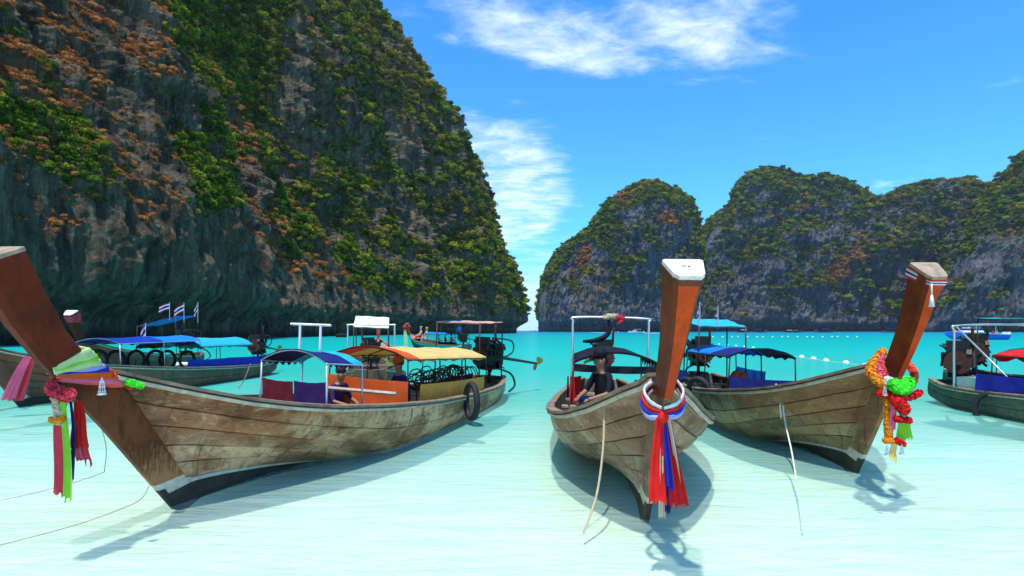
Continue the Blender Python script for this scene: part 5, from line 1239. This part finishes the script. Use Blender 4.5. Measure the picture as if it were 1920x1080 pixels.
def speedboat(loc, rz, L, label, hullm, stripe, roof=True, people=0, group='small craft across the bay'):
    r0 = empty('speedboat', loc, rz, label, 'boat', group); m = MB(); rs = []
    for i in range(13):
        f = i / 12; x_ = L * (f - .5); wd = L * .14 * (1 - max(0, (f - .45) / .55) ** 2.2); zt = L * (.09 + .055 * f ** 2); zk = -L * .02 + L * .10 * max(0, (f - .75) / .25) ** 2
        rs.append([Vector((x_, wd, zt)), Vector((x_, wd * .82, zk + (zt - zk) * .35)), Vector((x_, 0, zk)), Vector((x_, -wd * .82, zk + (zt - zk) * .35)), Vector((x_, -wd, zt))])
    m.rings(rs); m.build('hull', hullm, r0, smooth=False)
    m = MB(); rs2 = []
    for r_ in rs[:-1]:
        rs2.append([r_[0] + Vector((0, .02, .03 * L / 8)), r_[0] + Vector((0, -.1, .05 * L / 8)), r_[4] + Vector((0, .1, .05 * L / 8)), r_[4] + Vector((0, -.02, .03 * L / 8))])
    m.rings(rs2); m.build('deck', stripe, r0)
    m = MB(); m.box((L * .06, 0, L * .17), (L * .30, L * .19, L * .08), taper=.72); m.build('cabin', M['white'], r0)
    m = MB(); m.box((L * .06, 0, L * .18), (L * .27, L * .178, L * .035), taper=.85); m.build('windscreen', M['navy'], r0)
    if roof:
        m = MB(); m.box((-L * .12, 0, L * .26), (L * .4, L * .2, L * .012)); m.build('roof', M['white'], r0)
        m = MB(); [m.tube([(x_ * L, y_ * L, L * .1), (x_ * L, y_ * L, L * .26)], L * .004, 5) for x_ in (-.28, .04) for y_ in (-.09, .09)]; m.build('roof_posts', M['metal'], r0)
    m = MB(); m.box((-L * .52, L * .04, L * .08), (L * .05, L * .05, L * .11)); m.box((-L * .52, -L * .04, L * .08), (L * .05, L * .05, L * .11)); m.build('outboard_motors', M['white'], r0)
    return r0
def wake(loc, rz, L, wdt, nm='wake'):
    m = MB(); rs = []; r = random.Random(1)
    for i in range(15): f = i / 14; wd = wdt * (.3 + .7 * f) * (1 if i < 14 else .1); rs.append([Vector((-L * f, wd, .03)), Vector((-L * f, wd * .3, .06 + r.random() * .25 * (1 - f))), Vector((-L * f, -wd * .4, .06 + r.random() * .25 * (1 - f))), Vector((-L * f, -wd, .03))])
    m.rings(rs, close=False, cap=False); o = m.build('wake', M['white'], None); o.location = loc; o.rotation_euler = (0, 0, rz); tag(o, 'white foam wake trailing behind a small speedboat', 'wake', 'boat wakes', 'stuff'); return o
sb = speedboat((101 * 1.0, 128, 0), R(176), 12.5, 'blue and white speedboat with passengers above the right stern engines', M['blue_paint'], M['white'])
for i, (dx, dz, sh) in enumerate(((4.2, 1.15, 'yellow'), (3.4, 1.15, 'coral'), (-3.6, 1.0, 'pink'), (-4.4, 1.0, 'skin_l'))):
    q = Matrix.Rotation(R(176), 3, 'Z') @ Vector((dx, .2, dz)); person(Vector((101, 128, 0)) + q, R(200 + 40 * i), ['person in yellow at the bow of the blue speedboat', 'person in orange near the bow of the blue speedboat', 'person in pink near the stern of the blue speedboat', 'bare chested person at the stern of the blue speedboat'][i], M[sh], M['black'], hands=False, s=1.25, pose='sit')
speedboat((((1192 - HX) / F) * 420, 420, 0), R(180), 11, 'white speedboat passing below the domed rock', M['white'], M['white']); wake((((1200 - HX) / F) * 420, 420, 0), R(180), 24, 1.4)
speedboat((((1150 - HX) / F) * 520, 520, 0), R(180), 9, 'tiny white speedboat left of the larger one below the domed rock', M['white'], M['white'], roof=False); wake((((1143 - HX) / F) * 520, 520, 0), R(0), 18, 1.0)
def far_longtail(px_, Y_, L, rz, roofm, label):
    r0 = empty('longtail_boat', ((px_ - HX) / F * Y_, Y_, 0), rz, label, 'boat', 'small longtail boats under the far cliffs'); m = MB(); rs = []
    for i in range(15):
        f = i / 14; x_ = L * (f - .5); wd = L * .09 * math.sin(math.pi * min(max(f, .06), .97)) ** .6; zt = L * (.07 + .12 * max(0, (f - .7) / .3) ** 2 + .03 * (1 - f) ** 3)
        rs.append([Vector((x_, wd, zt)), Vector((x_, wd * .6, -.1)), Vector((x_, -wd * .6, -.1)), Vector((x_, -wd, zt))])
    m.rings(rs); m.build('hull', M['hull_e'], r0)
    m = MB(); m.tube([(L * .47, 0, L * .15), (L * .56, 0, L * .30)], [.12, .16], 6); m.build('prow', M['prow_a'], r0)
    m = MB(); rs = [[Vector((L * (f - .32), g * L * .085, L * (.19 + .02 * (1 - g * g)))) for g in (-1, -.5, 0, .5, 1)] for f in (0, .15, .3, .45)]; m.rings(rs, close=False, cap=False); m.build('canopy', roofm, r0)
    m = MB(); [m.tube([(L * x_, s_ * L * .08, L * .07), (L * x_, s_ * L * .08, L * .19)], .03, 4) for x_ in (-.3, .1) for s_ in (-1, 1)]; m.build('posts', M['dark_metal'], r0)
    return r0
for a in ((1392, 560, 13, R(170), 'whitec', 'dark longtail boat with pale canopy just right of the turquoise shade'), (1424, 560, 15, R(5), 'deepblue', 'distant longtail boat with blue canopy, nearest the dark blue canopy'),
          (1478, 560, 11, R(180), 'whitec', 'distant white roofed boat midway along the far cliff foot'), (1494, 555, 11, R(8), 'turq', 'distant longtail boat close beside the white roofed one'),
          (1545, 560, 17, R(175), 'royal', 'distant longtail boat with royal blue cover under the brown scree'), (1672, 540, 20, R(4), 'navy', 'dark longtail boat at the cliff foot left of the right prow')):
    far_longtail(a[0], a[1], a[2], a[3], M[a[4]], a[5])
far_longtail(1000, 1500, 16, R(20), M['whitec'], 'tiny boat on the horizon in the channel')
m = MB(); m.sph((0, 0, 0), (1.8, 1.2, .8), 9, 6); o = m.build('rock', M['rock_r'], None); o.location = (((640 - HX) / F) * 170, 170, .5); tag(o, 'small pale rock at the foot of the left cliff', 'rock')

# ------------------------------------------------------------------ sea air
hm_ = bpy.data.materials.new('sea_air'); hm_.use_nodes = True; hn = hm_.node_tree; hn.nodes.clear()
ho = hn.nodes.new('ShaderNodeOutputMaterial'); hv = hn.nodes.new('ShaderNodeVolumePrincipled'); hv.inputs['Density'].default_value = .00006; hv.inputs['Color'].default_value = (.80, .88, 1, 1); hv.inputs['Anisotropy'].default_value = .2
hn.links.new(hv.outputs[0], ho.inputs['Volume'])
mb = MB(); mb.box((0, 2550, 145), (8400, 6500, 350)); tag(mb.build('haze', hm_), kind='stuff')
